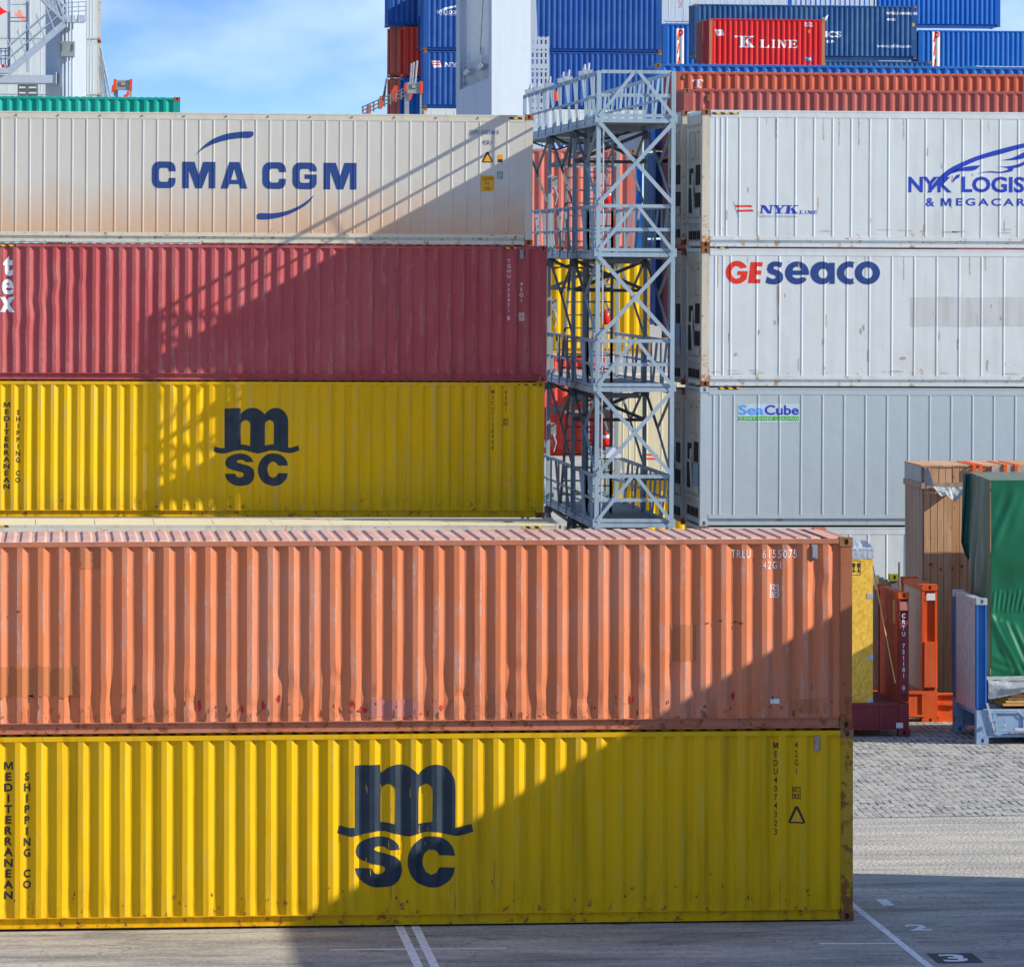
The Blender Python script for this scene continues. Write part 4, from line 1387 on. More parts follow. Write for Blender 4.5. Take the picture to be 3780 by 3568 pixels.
Box(SC, 'dark maroon container end behind the tower, third one down its column', 'container', 2480, 928 + 2.591 * 125.3, 142.8, side='L', paint_=P['fr_maroon'], lend=True, castm=P['rustcast'], group=far1)
Box(SC, 'bright blue container with a thin strip showing under the red one', 'container', 2417, 234 + 2.591 * 123, 145.5, side='L', paint_=P['blue_mid'], lend=True, castm=P['rustcast'], group=far1)
Box(SC, 'slate blue container end behind the tower, below the bright blue end', 'container', 2417, 559 + 2.591 * 123, 145.5, side='L', paint_=P['blue_slate'], lend=True, castm=P['blue_slate'], group=far1)
Box(SC, 'navy container end behind the tower, lowest of the blue ends', 'container', 2417, 884 + 2.591 * 123, 145.5, side='L', paint_=P['blue_navy'], lend=True, castm=P['blue_navy'], group=far1)
far2 = 'containers seen through the access tower'
Box(SC, 'salmon container seen through the top of the tower', 'container', 2346, 930, 137.0, H=2.90, paint_=P['salmon'], castm=P['rustcast'], group=far2, phase=0.05).text('\n'.join('TRLU735') , (2236, 600, 2246, 700), P['white_ink'], bold=0.0)
Box(SC, 'yellow container seen through the middle of the tower', 'container', 2399, 1306, 137.0, H=2.79, paint_=P['yellow'], post=P['yellow_post'], castm=P['yellow_post'], group=far2, phase=0.12)
Box(SC, 'tomato red container seen through the lower part of the tower', 'container', 2232, 1684, 137.0, H=2.80, paint_=P['red_b'], castm=P['red_b'], group=far2, phase=0.2)
c = Box(RC, 'ivory container with a small striped flag, low behind the tower', 'container', 2262, 1766, 135.0, side='L', H=2.9, kind='reefer', paint_=P['cream_roof'], rail=P['cream_rail'], post=P['white_rust'], castm=P['yellow_post'], ribs=ribs([.28, .46, .64, .95], .42, 12.192), group=far2)
kf, of_ = .3221, (1980, 1400)
c.shape([zz([(1245, 850), (1390, 862), (1397, 880), (1255, 870)], of_, kf)], P['red_ink'])
c.shape([zz([(1258, 898), (1402, 905), (1412, 922), (1265, 918)], of_, kf)], P['red_ink'])
Box(SC, 'amber yellow container under the ivory one behind the tower', 'container', 2262, 2140, 135.2, side='L', H=2.8, paint_=P['yellow_b'], castm=P['yellow_post'], group=far2)
c = Box(RC, 'white container with blue capitals half hidden by the tower deck', 'container', 2371, 830, 143.0, L=6.058, H=2.9, kind='reefer', paint_=P['white'], ribs=ribs([.4], .9, 12.192), group=far2)
for ch, x in (('N', 2034), ('Y', 2100), ('K', 2160)):
    c.decal('lettering', c.fit(serif(ch), (x, 500, x + 52, 549)), P['navy_ink2'])
Box(SC, 'cobalt container under the white one, a narrow strip beside the salmon one', 'container', 2369, 968, 140.6, L=6.058, H=2.8, paint_=P['blue'], castm=P['blue'], group=far2)

# ------------------------------------------------------------------ containers on the ship
shp = 'containers stacked on the ship'
FB = dict(far=True, group=shp)
c = Box(SC, 'navy container with winged lettering left of the big crane leg, the upper one', 'container', 1563, 185, 247, side='L', H=2.896, paint_=P['blue_navy'], lend=True, castm=P['rustcast'], **FB)
c.text('NYK LOGISTICS', (1613, 38, 1724, 53), P['white_ink'], bold=0.03)
c.text('& MEGACARRIER', (1626, 53, 1714, 58), P['white_ink'], bold=0.0)
c.shape([round_some(zz([(860, 125), (920, 88), (1000, 70), (1080, 58), (1080, 72), (1010, 88), (940, 108)], (1330, 0), .3372), .7)], P['white_ink'])
c = Box(SC, 'navy container with a striped flag left of the big crane leg, the lower one', 'container', 1563, 397, 247, side='L', H=2.896, paint_=P['blue_navy'], lend=True, castm=P['rustcast'], **FB)
kz, oz = .3372, (1330, 0)
c.shape([zz([(780, 665), (870, 668), (890, 735), (805, 745)], oz, kz)], P['white_ink'])
for y in (678, 703):
    c.shape([zz([(795, y), (875, y + 2), (880, y + 14), (800, y + 13)], oz, kz)], P['red_ink'], 'logo', 0.006)
c.decal('lettering', c.fit(word('NYK', {'N': 1.3, 'Y': 1.2, 'K': 1.3}, 0.08, 0.1), (1639, 231, 1716, 248)), P['white_ink'])
Box(RC, 'white rust edged container under the flagged navy one', 'container', 1563, 609, 247, side='L', H=2.896, kind='reefer', paint_=P['white'], post=P['white_rust'], castm=P['rustcast'], ribs=ribs([.4], .4, 12.192), **FB)
Box(SC, 'blue container at the far left of the ship stack, above the two reds', 'container', 1431, 95, 252, side='L', H=2.896, paint_=P['blue_navy'], lend=True, castm=P['blue_navy'], **FB)
Box(SC, 'salmon container under the far left blue one', 'container', 1440, 282, 255, side='L', L=6.058, H=2.591, paint_=P['salmon'], castm=P['rustcast'], **FB)
Box(SC, 'scarlet container in front of the salmon one on the ship', 'container', 1488, 282, 252, side='L', L=6.058, H=2.591, paint_=P['red_b'], castm=P['rustcast'], **FB)
Box(SC, 'salmon container lower in the left ship stack behind orange covers', 'container', 1440, 470, 255, side='L', L=6.058, H=2.591, paint_=P['salmon'], castm=P['rustcast'], **FB)
Box(SC, 'blue container behind the grey cabinet and lashing rods', 'container', 1488, 470, 252, side='L', L=6.058, H=2.591, paint_=P['blue'], castm=P['blue_navy'], **FB)
c = Box(SC, 'navy container right of the big crane leg, the upper one', 'container', 2412, 188, 250, H=2.896, paint_=P['blue_navy'], castm=P['rustcast'], **FB)
c.text('NYKU 843117 0 45', (2292, 21, 2406, 34), P['white_ink'], bold=0.04)
c.text('45G1', (2292, 46, 2326, 55), P['white_ink'], bold=0.04)
c.rect((2387, 63, 2396, 75), P['amber'], 'warning_sign')
Box(SC, 'navy container right of the big crane leg, the lower one partly shaded', 'container', 2425, 408, 250, H=2.896, paint_=P['blue_navy'], castm=P['rustcast'], **FB)
c = Box(RC, 'pale reefer container with upright lettering at the top edge', 'container', 2443, 88, 272, side='L', H=2.896, kind='reefer', paint_=P['white'], castm=P['white'], ribs=ribs([.4], .42, 12.192), lend=True, end=P['white_dirty'], **FB)
v, f = text_mesh('NO', 0.0)
v = [(-b, a) for a, b in v]
c.decal('lettering', c.fit((v, f), (2504, -2, 2520, 28)), P['patch_rose'])
def pil(c, x0, y0):
    c.rect((x0, y0, x0 + 30, y0 + 150), P['white_ink'], 'lettering')
    for k, ch in enumerate('PIL'):
        hh = (y0 + 4, y0 + 43, 24) if k == 0 else ((y0 + 55, y0 + 92, 9) if k == 1 else (y0 + 104, y0 + 143, 20))
        c.text(ch, (x0 + 4, hh[0], x0 + 4 + hh[2], hh[1]), P['red_ink'], 'lettering', 0.03, 0.2, off=0.006)
c = Box(SC, 'bright blue container with red letters on a white stripe, left of the red box', 'container', 2447, 260, 270, side='L', H=2.591, paint_=P['blue'], lend=True, end=P['blue_slate'], castm=P['blue'], **FB)
pil(c, 2495, 106)
c = Box(SC, 'bright blue container with red letters on a white stripe, at the right edge', 'container', 3390, 284, 266, side='L', H=2.591, paint_=P['blue'], castm=P['blue'], **FB)
pil(c, 3441, 114)
Box(SC, 'bright blue container set back on top at the far right of the ship', 'container', 3693, 101, 272, H=2.591, paint_=P['blue'], castm=P['rustcast'], **FB)
c = Box(SC, 'dark blue container with a web address behind the red box', 'container', 2563, 212, 262, side='L', H=2.896, paint_=P['blue_slate'], lend=True, castm=P['rustcast'], **FB)
c.text('LOGISTICS', (2900, 114, 3106, 139), P['white_ink'], bold=0.04)
c.text('MEGACARRIER', (2880, 147, 3083, 159), P['white_ink'], bold=0.02, gap=1.3)
c.text('www.nykline.com', (3238, 163, 3364, 181), P['white_ink'], bold=0.02)
c.text('NYKU 404042 45', (3273, 44, 3386, 56), P['white_ink'], bold=0.04)
c.text('45G1', (3273, 68, 3307, 77), P['white_ink'], bold=0.04)
c.rect((3368, 86, 3376, 98), P['amber'], 'warning_sign')
c.shape([zz([(420, 138), (445, 130), (466, 112), (452, 155), (436, 168)], (2835, 0), .4797)], P['white_ink'])
Box(SC, 'dark blue container under the one with the web address', 'container', 3437, 425, 260, H=2.896, paint_=P['blue_slate'], castm=P['rustcast'], **FB)
c = Box(SC, 'bright red twenty foot container with white serif lettering', 'container', 2617, 253, 250, side='L', L=6.058, H=2.591, paint_=P['red'], post=P['orange_rail'], lend=True, castm=P['orange_post'], **FB)
k6, o6 = .3724, (2360, 0)
px6 = lambda x0, y0, x1, y1: (o6[0] + x0 * k6, o6[1] + y0 * k6, o6[0] + x1 * k6, o6[1] + y1 * k6)
c.decal('lettering', c.fit(serif('K'), px6(990, 358, 1143, 472)), P['white_ink'])
c.decal('lettering', c.fit(word('LINE', {'I': .62, 'L': 1.0}, 0.12), px6(1195, 395, 1570, 477)), P['white_ink'])
c.text('"', px6(945, 355, 978, 372), P['white_ink'], bold=0.03)
c.shape([zz([(750, 292), (825, 296), (840, 352), (770, 358)], o6, k6)], P['white_ink'])
c.text('K', px6(782, 308, 806, 338), P['red_ink'], 'logo', 0.0, off=0.006)
c.text('KKTU\n738156', px6(1635, 222, 1725, 265), P['white_ink'], bold=0.02)
c.rect(px6(1672, 298, 1692, 328), P['amber'], 'warning_sign')
c.rect(px6(1645, 565, 1715, 608), P['blue_navy'], 'data_plate')
c.text('TIR', px6(1651, 571, 1709, 602), P['white_ink'], 'data_plate', 0.02, off=0.006)
Box(SC, 'dull red twenty foot container directly behind the bright red one', 'container', 2592, 250, 253, side='L', L=6.058, H=2.5, paint_=P['maroon_b'], lend=True, castm=P['rustcast'], **FB)
Box(RC, 'long white container roof line low at the right edge of the ship', 'container', 3602, 430, 246, side='L', H=2.591, kind='reefer', paint_=P['white'], roof=P['cream_roof'], castm=P['cream_rail'], ribs=ribs([.4], .5, 12.192), **FB)
whites = 'white containers behind the left crane leg'
for py, lab in ((155, 'white weathered container behind the left crane leg, the upper one'), (361, 'white weathered container behind the left crane leg, the lower one')):
    Box(RC, lab, 'container', 372, py, 250, H=2.896, kind='reefer', paint_=P['white'], rail=P['white'], post=P['white_rust'], castm=P['rustcast'], ribs=ribs([.35], .55, 11.2) + [11.35, 11.5, 11.65, 11.8], far=True, group=whites)

# ------------------------------------------------------------------ access tower between the stacks
ST, SD = P['steel'], P['steel_dark']  # SD on inner tower members paints in the shade there
YT = 100.6
A0 = at(2198, HZ, YT).x
A1 = at(2474, HZ, YT).x
tz = lambda py: at(2336, py, YT).z
LEAN = 0.006
tower = thing('access_tower', 'grey steel access tower with four decks standing in the gap between the stacks', 'tower', (A0, YT, 0.4), rot=(0, LEAN, 0))
WX = A1 - A0
zb = 0.4
bents = [0.0, 4.7, 10.0, 16.0]
decks = [tz(439) - zb, tz(934) - zb, tz(1432) - zb, tz(1932) - zb]
top = tz(262) - zb
for j, y in enumerate(bents):
    for x in (0.0, WX):
        m = MB()
        zt = top if j in (0, 3) else decks[0]
        s_ = 0.088 if j == 0 else 0.08
        m.box((x - s_ / 2, y - 0.05, 0), (x + s_ / 2, y + 0.05, zt))
        if j == 0:
            for d in decks:
                m.box((x - 0.08, y - 0.058, d - 0.07), (x + 0.08, y - 0.05, d + 0.10))
        m.build('post', ST, tower)
    if j in (1,):
        m = MB()
        m.box((0.20, y - 0.05, 0), (0.29, y + 0.05, decks[0]))
        m.build('post', ST, tower)
def one(name, mat, fn, parent=None):
    m = MB(); fn(m)
    return m.build(name, mat, parent or tower)


n_bal = 0
rest = MB()
for d in decks:
    dk = one('deck', P['deck'], lambda m: m.box((0.05, 0.05, d - 0.035), (WX - 0.05, 16.0, d)))
    one('deck_beam', ST, lambda m: m.box((0.052, -0.05, d - 0.075), (WX - 0.052, 0.048, d + 0.012)), dk)
    one('toe_board', ST, lambda m: m.box((0.052, -0.048, d + 0.035), (WX - 0.052, -0.005, d + 0.105)), dk)
    for y in bents[1:]:
        one('deck_beam', ST, lambda m: m.box((0.052, y - 0.04, d - 0.14), (WX - 0.052, y + 0.04, d - 0.037)), dk)
    for x in (0.0, WX):
        one('deck_beam', ST, lambda m: m.box((x - 0.035, 0.052, d - 0.12), (x + 0.035, 15.94, d - 0.002)), dk)
    h = top - decks[0]
    one('handrail', ST, lambda m: m.box((0.052, -0.03, d + h - 0.05), (WX - 0.052, 0.03, d + h + 0.02)))
    one('midrail', ST, lambda m: m.box((0.052, -0.03, d + h * 0.46), (WX - 0.052, 0.02, d + h * 0.46 + 0.07)))
    one('cross_brace', ST, lambda m: m.bar((0.0, -0.062, d + 0.05), (WX / 2 - 0.03, -0.062, d + h), 0.010, 0.07))
    one('cross_brace', ST, lambda m: m.bar((WX, -0.076, d + 0.05), (WX / 2 + 0.03, -0.076, d + h), 0.010, 0.07))
    for x in (0.0, WX):
        one('handrail', ST, lambda m: m.box((x - 0.025, 0.06, d + h - 0.06), (x + 0.025, 15.94, d + h + 0.01)))
        one('midrail', ST, lambda m: m.box((x - 0.02, 0.06, d + h * 0.46), (x + 0.02, 15.94, d + h * 0.46 + 0.045)))
        one('toe_board', ST, lambda m: m.box((x - 0.010, 0.06, d + 0.012), (x + 0.010, 15.94, d + 0.06)), dk)
        y = 0.55
        k = 0
        while y < 15.8:
            sh = (0, 0.10, 0.0, -0.12)[k % 4]
            xo = 0.040 if x == 0.0 else -0.040
            q = MB() if n_bal < 96 and k < 12 else rest
            q.bar((x - xo + abs(sh) * (1 if x == 0 else -1), y + sh, d - 0.1), (x - xo, y, d + h - 0.02), 0.055 if k % 2 else 0.04, 0.012, (0, 1, 0))
            if q is not rest:
                q.build('baluster', ST, tower)
                n_bal += 1
            y += 1.05 if k % 2 else 0.62
            k += 1
o = rest.build('balusters', ST, tower)
o['kind'] = 'stuff'
# X braces below each deck on the front face, and on the inner bents
for i, d in enumerate(decks):
    lo = (decks[i + 1] + (top - decks[0])) if i < 3 else 0.3
    one('cross_brace', ST, lambda m: m.bar((0.0, -0.062, d - 0.06), (WX, -0.062, lo + 0.03), 0.010, 0.08))
    one('cross_brace', ST, lambda m: m.bar((WX, -0.076, d - 0.06), (0.0, -0.076, lo + 0.03), 0.010, 0.08))
    for y in bents[1:3]:
        zl = lo + 0.2
        zm = (d + zl) / 2
        bm_ = ST if y > 5 else SD  # first inner bent in darker steel, painted-in shade
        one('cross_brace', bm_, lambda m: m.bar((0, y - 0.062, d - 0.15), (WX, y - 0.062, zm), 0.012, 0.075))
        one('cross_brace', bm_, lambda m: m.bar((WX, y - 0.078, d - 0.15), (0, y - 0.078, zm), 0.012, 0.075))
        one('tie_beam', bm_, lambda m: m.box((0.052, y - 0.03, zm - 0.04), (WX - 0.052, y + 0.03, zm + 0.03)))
for i, d in enumerate(decks):
    lo = (decks[i + 1] + (top - decks[0])) if i < 3 else 0.3
    for x in (0.0, WX):
        for ya, yb in zip(bents, bents[1:]):
            ym = (ya + yb) / 2
            one('side_brace', SD if ya > 1 else ST, lambda m: m.bar((x, ya + .05, d - 0.13), (x, ym, (d + lo) / 2), 0.06, 0.012))  # inner bays coloured darker to stand for shade inside the tower
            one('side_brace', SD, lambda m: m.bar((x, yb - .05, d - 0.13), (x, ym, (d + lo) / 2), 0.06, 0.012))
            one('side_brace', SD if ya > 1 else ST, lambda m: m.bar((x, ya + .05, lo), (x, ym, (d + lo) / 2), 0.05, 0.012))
    for x, y in ((0.0, 4.62), (WX, 4.62), (0.0, 9.92), (WX, 9.92)):
        one('gusset', SD, lambda m: m.box((x - 0.09, y - 0.012, d - 0.30), (x + 0.09, y, d - 0.145)))
    one('cable', P['black'], lambda m: m.tube([(0.03, 9.8, d - .12), (0.25, 9.0, d - .30), (0.55, 7.6, d - .34), (0.9, 6.2, d - .26), (1.3, 4.9, d - .12)], 0.022, 6))
    one('cable', P['black'], lambda m: m.tube([(0.06, 15.5, d - .12), (0.5, 13.6, d - .36), (1.0, 12, d - .2), (1.45, 10.1, d - .1)], 0.02, 6))
# ladders between the decks and sloping stringers
for i, d in enumerate(decks):
    lo = decks[i + 1] if i < 3 else 0.0
    m = MB()
    for x in (0.26, 0.78):
        m.box((x - 0.025, 4.2, lo), (x + 0.025, 4.26, d + 0.9 if i else d))
    z = lo + 0.3
    while z < d - 0.05:
        m.tube([(0.26, 4.23, z), (0.78, 4.23, z)], 0.016, 6)
        z += 0.29
    m.build('ladder', SD if i else ST, tower)  # lower ladders coloured dark as if in the tower's shade
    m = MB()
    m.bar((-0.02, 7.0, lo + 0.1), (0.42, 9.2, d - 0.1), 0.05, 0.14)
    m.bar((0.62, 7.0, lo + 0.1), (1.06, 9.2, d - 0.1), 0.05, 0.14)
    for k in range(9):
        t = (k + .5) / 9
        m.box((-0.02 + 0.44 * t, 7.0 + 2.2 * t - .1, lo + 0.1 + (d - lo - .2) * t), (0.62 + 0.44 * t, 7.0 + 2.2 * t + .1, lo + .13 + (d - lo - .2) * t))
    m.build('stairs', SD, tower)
    m = MB()
    m.tube([(0.10, 0.0, lo + 0.1), (0.10, 0.0, d - 0.1)], 0.018, 8)
    m.build('conduit', P['galv'], tower)
    m = MB()
    m.box((0.25, 0.5, d - 0.22), (0.95, 0.75, d - 0.12))
    m.build('strip_lamp', P['steel_dark'], tower)
    # plug sockets and cable loops on the far posts
    m = MB()
    m.box((0.05, 9.86, lo + 1.45), (0.17, 9.94, lo + 1.75))
    m.tube([(0.10, 9.84, lo + 1.5), (0.16, 9.80, lo + 1.3), (0.12, 9.82, lo + 1.1), (0.06, 9.84, lo + 1.35)], 0.02, 6)
    m.build('power_socket', P['galv'], tower)
for k, y in enumerate((2.2, 3.0, 6.2, 7.4, 10.3, 13.0, 14.8)):
    z = top
    m = MB()
    m.box((-0.10, y - 0.12, z), (0.10, y + 0.12, z + 0.10))
    m.tube([(0.02, y, z + 0.08), (0.05, y + 0.15, z + 0.24), (0.02, y + 0.35, z + 0.12)], 0.022, 6)
    m.build('cable_clamp', P['galv'], tower)
m = MB()
m.tube([(0.04, 9.2, top - 0.34), (0.04, 9.2, top - 0.12)], 0.075, 10)
m.build('beacon_lamp', P['safety_orange'], tower)
m = MB()
q0, q1 = at(2227, 1648, YT + 0.3), at(2282, 1688, YT + 0.3)
m.box((q0.x - A0, 0.06, q1.z - zb), (q1.x - A0, 0.075, q0.z - zb))
m.build('notice_board', P['white_ink'], tower)
for k, (px, py0, py1, lab) in enumerate(((2241, 700, 752, 'red extinguisher with a white band on the second deck of the tower'), (2237, 1142, 1198, 'plain red extinguisher on the third deck of the tower'), (2234, 1590, 1645, 'white topped extinguisher on the lowest deck of the tower'))):
    p0, p1 = at(px, py1, YT + 0.35), at(px, py0, YT + 0.35)
    e = thing('fire_extinguisher', lab, 'fire extinguisher', (p0.x, p0.y, p0.z), 'extinguishers hung in the tower')
    h = p1.z - p0.z
    m = MB()
    m.tube([(0, 0, 0), (0, 0, 0.02), (0, 0, h * .72), (0, 0, h * .86), (0, 0, h * .9)], [.06, .085, .085, .05, .03], 14)
    m.build('cylinder', P['fire_red'], e, True)
    m = MB()
    m.tube([(0, 0, h * .88), (0, 0, h)], .028, 8)
    m.bar((0, 0, h * .97), (0.10, 0, h * 1.05), .02, .02)
    m.bar((0, 0, h * .93), (0.10, 0, h * .95), .02, .02)
    m.tube([(-.03, -.02, h * .93), (-.12, -.03, h * .8), (-.11, -.06, h * .45), (-.09, -.08, h * .2)], .014, 6)
    m.build('valve', P['steel_dark'], e)
    if k != 1:
        m = MB()
        z0, z1 = ((.58, .84), None, (.5, .80))[k]
        m.tube([(0, 0, h * z0), (0, 0, h * min(z1, .72))], .087, 14)
        m.build('label_band', P['white_ink'], e, True)

# ------------------------------------------------------------------ quay cranes
def prism(name, mat, parent, foot, z0, z1):
    m = MB()
    n = len(foot)
    for k in range(n):
        a, b = foot[k], foot[(k + 1) % n]
        m.face((a[0], a[1], z0), (b[0], b[1], z0), (b[0], b[1], z1), (a[0], a[1], z1))
    m.face(*[(p[0], p[1], z1) for p in foot])
    return m.build(name, mat, parent)


YC = 180.0
pl, pm_, pr = at(1684, 900, YC + 0.9), at(1815, 900, YC), at(1959, 900, YC + 0.55)
crane = thing('crane_leg', 'broad white crane leg rising behind the cream container, railing in its recess', 'crane leg', (pm_.x, pm_.y, 0.45))
rel = lambda p: (p.x - pm_.x, p.y - pm_.y)
L_, M_, R_ = rel(pl), (0, 0), rel(pr)
back = (L_[0] + R_[0], L_[1] + R_[1])
z0, z1 = 0.0, 26.0
zof = lambda px, py, Y: at(px, py, Y).z - 0.45
lean = 0.0
# the shaded face is a frame with a recess
m = MB()
dirv = Vector((L_[0], L_[1], 0))
nrm = Vector((-dirv.y, dirv.x, 0)).normalized()
if nrm.y < 0: nrm = -nrm
def lf(t, z, dep=0.0):
    p = dirv * t + nrm * dep
    return (p.x, p.y, z)
t0, t1 = 0.085, 0.905
zl0, zl1 = zof(1700, 332, YC + .9), zof(1800, 288, YC)
m.face(lf(0, z0), lf(0, zl1), lf(t0, zl1), lf(t0, z0)) if False else None
m.face(lf(0, z0), lf(t0, z0), lf(t0, z1), lf(0, z1))
m.face(lf(t1, z0), lf(1, z0), lf(1, z1), lf(t1, z1))
m.face(lf(t0, z0), lf(t1, z0), lf(t1, zl0), lf(t0, zl1))
m.face(lf(t0, zl1), lf(t1, zl0), lf(t1, zl0, .35), lf(t0, zl1, .35))
m.face(lf(t0, zl1), lf(t0, zl1, .35), lf(t0, z1, .35), lf(t0, z1))
m.face(lf(t1, zl0), lf(t1, z1), lf(t1, z1, .35), lf(t1, zl0, .35))
m.face((0, 0, z0), (R_[0], R_[1], z0), (R_[0], R_[1], z1), (0, 0, z1))
m.face((R_[0], R_[1], z0), (back[0], back[1], z0), (back[0], back[1], z1), (R_[0], R_[1], z1))
m.face((L_[0], L_[1], z0), (L_[0], L_[1], z1), (back[0], back[1], z1), (back[0], back[1], z0))
m.build('column', P['crane'], crane)
m = MB()
m.face(lf(t0, zl1, .35), lf(t1, zl0, .35), lf(t1, z1, .35), lf(t0, z1, .35))
m.build('recess_panel', P['cream_rail'] if False else flat('sunlit_recess_white', (0.80, 0.82, 0.80), 0.5, 0, 0.05), crane)  # whiter colour paints sunlight onto the recess wall
m = MB()
for k in range(9):
    t = t0 + (t1 - t0) * (k + .3) / 9
    zz0 = zl1 + (zl0 - zl1) * (t - t0) / (t1 - t0)
    m.bar(lf(t, zz0, .12), lf(t, zz0 + 0.85, .12), .022, .022)
for hh in (0.06, 0.3, 0.58, 0.85):
    m.bar(lf(t0, zl1 + hh, .12), lf(t1, zl0 + hh, .12), .022, .022)
m.build('railing', P['galv'], crane)
for t in (0.68, 0.30):
    zc = zl1 + (zl0 - zl1) * (t - t0) / (t1 - t0)
    m = MB()
    m.bar(lf(t + .04, zc + .45, .05), lf(t - .07, zc + .62, .05), .42, .16)
    m.tube([lf(t, zc + .6, .08), lf(t + .02, zc + 1.25, .08), lf(t - .03, zc + 1.25, .08), lf(t - .04, zc + .6, .08)], .02, 6)
    m.build('flood_lamp', P['galv'], crane)
m = MB()
m.tube([lf(0.33, zl1 + .9, .02), lf(0.12, zl1 + 6.0, .02)], .014, 6)
m.build('cable', SD, crane)

# left leg with its stairs and sill beam
YC2 = 200.0
ql, qm, qr = at(168, 900, YC2 + 1.0), at(224, 900, YC2), at(318, 900, YC2 + 0.5)
sc2 = (at(1000, 900, YC2) - at(900, 900, YC2)).x / 100.0
leg = thing('crane_leg', 'slimmer white crane leg with four vertical pipes and a junction box, top left', 'crane leg', (qm.x, qm.y, 0.45))
rel2 = lambda p: (p.x - qm.x, p.y - qm.y)
prism('column', P['crane'], leg, [rel2(ql), (0, 0), rel2(qr), (rel2(ql)[0] + rel2(qr)[0], rel2(ql)[1] + rel2(qr)[1])], 0, 27)
def lp_(px, py, dy=0.0):
    p = at(px, py, YC2 + dy)
    return Vector((p.x - qm.x, p.y - qm.y, p.z - 0.45))
for px in (231, 243, 255, 267):
    m = MB()
    a = lp_(px, 420); b = lp_(px, -40)
    m.tube([(a.x, -0.06, 8), (a.x, -0.06, b.z)], .045, 8)
    m.build('pipe', P['crane'], leg)
m = MB()
a, b = lp_(221, 213), lp_(276, 155)
m.box((a.x, -0.45, a.z), (b.x, -0.11, b.z))
m.box((a.x + .04, -0.47, a.z + .04), (b.x - .04, -0.45, b.z - .04))
m.build('junction_box', P['box_grey'], leg)
for px in (226.5, 267.5):
    m = MB()
    a, b = lp_(px, 190), lp_(px + 1.2, 162)
    m.box((a.x, -.50, a.z), (b.x + .02, -.472, b.z))
    m.build('handle', SD, leg)
m = MB()
a, b = lp_(240, 86), lp_(312, 62)
m.box((a.x, -1.0, a.z), (b.x, -0.02, a.z + .12))
m.box((a.x, -1.0, a.z + .12), (lp_(278, 0).x, -.4, b.z))
m.box((lp_(284, 0).x, -0.9, a.z + .12), (b.x, -.5, b.z + .02))
m.build('landing', P['crane'], leg)
m = MB()
for py in (48, 32, 15):
    a, b = lp_(244, py), lp_(318, py - 4)
    m.tube([(a.x, -1.0, a.z), (b.x, -1.0, b.z)], .025, 6)
for px in (246, 268, 290, 316):
    a, b = lp_(px, 86), lp_(px, 10)
    m.tube([(a.x, -1.0, a.z), (a.x, -1.0, b.z)], .022, 6)
m.build('railing', P['crane_steel'], leg)
m = MB()
a, b = lp_(-60, 308), lp_(206, 280)
m.box((a.x, -0.8, a.z), (b.x, 1.2, b.z))
m.box((b.x, -0.84, a.z - .05), (b.x + .05, 1.25, b.z + .12))
m.build('sill_beam', P['crane'], leg)
def stair(p0, p1, name='stairs'):
    m = MB()
    a, b = lp_(*p0), lp_(*p1)
    for y in (-1.1, -0.3):
        m.bar((a.x, y, a.z), (b.x, y, b.z), .08, .26)
    n = 16
    for k in range(n):
        t = (k + .5) / n
        p = a.lerp(b, t)
        m.box((p.x - .12, -1.06, p.z), (p.x + .12, -.34, p.z + .03))
    m.build(name, P['crane_steel'], leg)
    m = MB()
    for y in (-1.12, -0.28):
        for hh in (0.55, 1.05):
            m.tube([(a.x, y, a.z + hh), (b.x, y, b.z + hh)], .028, 6)
        for k in range(7):
            p = a.lerp(b, k / 6)
            d = (b - a).normalized()
            m.bar((p.x, y, p.z), (p.x - d.z * 1.05 * .55, y, p.z + 1.05), .05, .05)
    m.build('stair_rail', P['crane_steel'], leg)
stair((28, 272), (238, 92))
stair((243, 80), (148, -14))
m = MB()
for px in (33, 101):
    a, b = lp_(px, 268), lp_(px, -30)
    m.box((a.x - .06, -.2, a.z), (a.x + .06, -.1, b.z))
for px0, px1, py in ((33, 101, 17), (33, 101, 66), (33, 96, 80), (-20, 33, 180), (-20, 33, 190), (-20, 33, 207), (-20, 33, 218)):
    a, b = lp_(px0, py), lp_(px1, py)
    m.tube([(a.x, -.15, a.z), (b.x, -.15, b.z)], .025, 6)
for px in (4, 20):
    a, b = lp_(px, 240), lp_(px, 178)
    m.tube([(a.x, -.15, a.z), (a.x, -.15, b.z)], .025, 6)
m.build('stair_frame', P['crane_steel'], leg)
m = MB()
a, b = lp_(-20, 274), lp_(26, 254)
m.box((a.x, -1.2, a.z), (b.x, -.2, b.z))
m.build('landing', P['crane'], leg)


def cloth(name, pts, Y, mat, label, cat, group=None):
    p0 = at(*pts[0], Y)
    o = None
    vv, ff = loops_mesh([[((at(x, y, Y) - p0).x, (at(x, y, Y) - p0).z) for x, y in round_some(pts, .8, 5)]])
    m = MB()
    m.v = [(a, 0.10 * math.sin(a * 3 + b * 2), b) for a, b in vv] + [(a, 0.02 + 0.10 * math.sin(a * 3 + b * 2), b) for a, b in vv]
    n = len(vv)
    m.f = list(ff) + [tuple(k + n for k in reversed(q)) for q in ff]
    o = m.build(name, mat)
    o.location = p0
    return tag(o, label, cat, group)


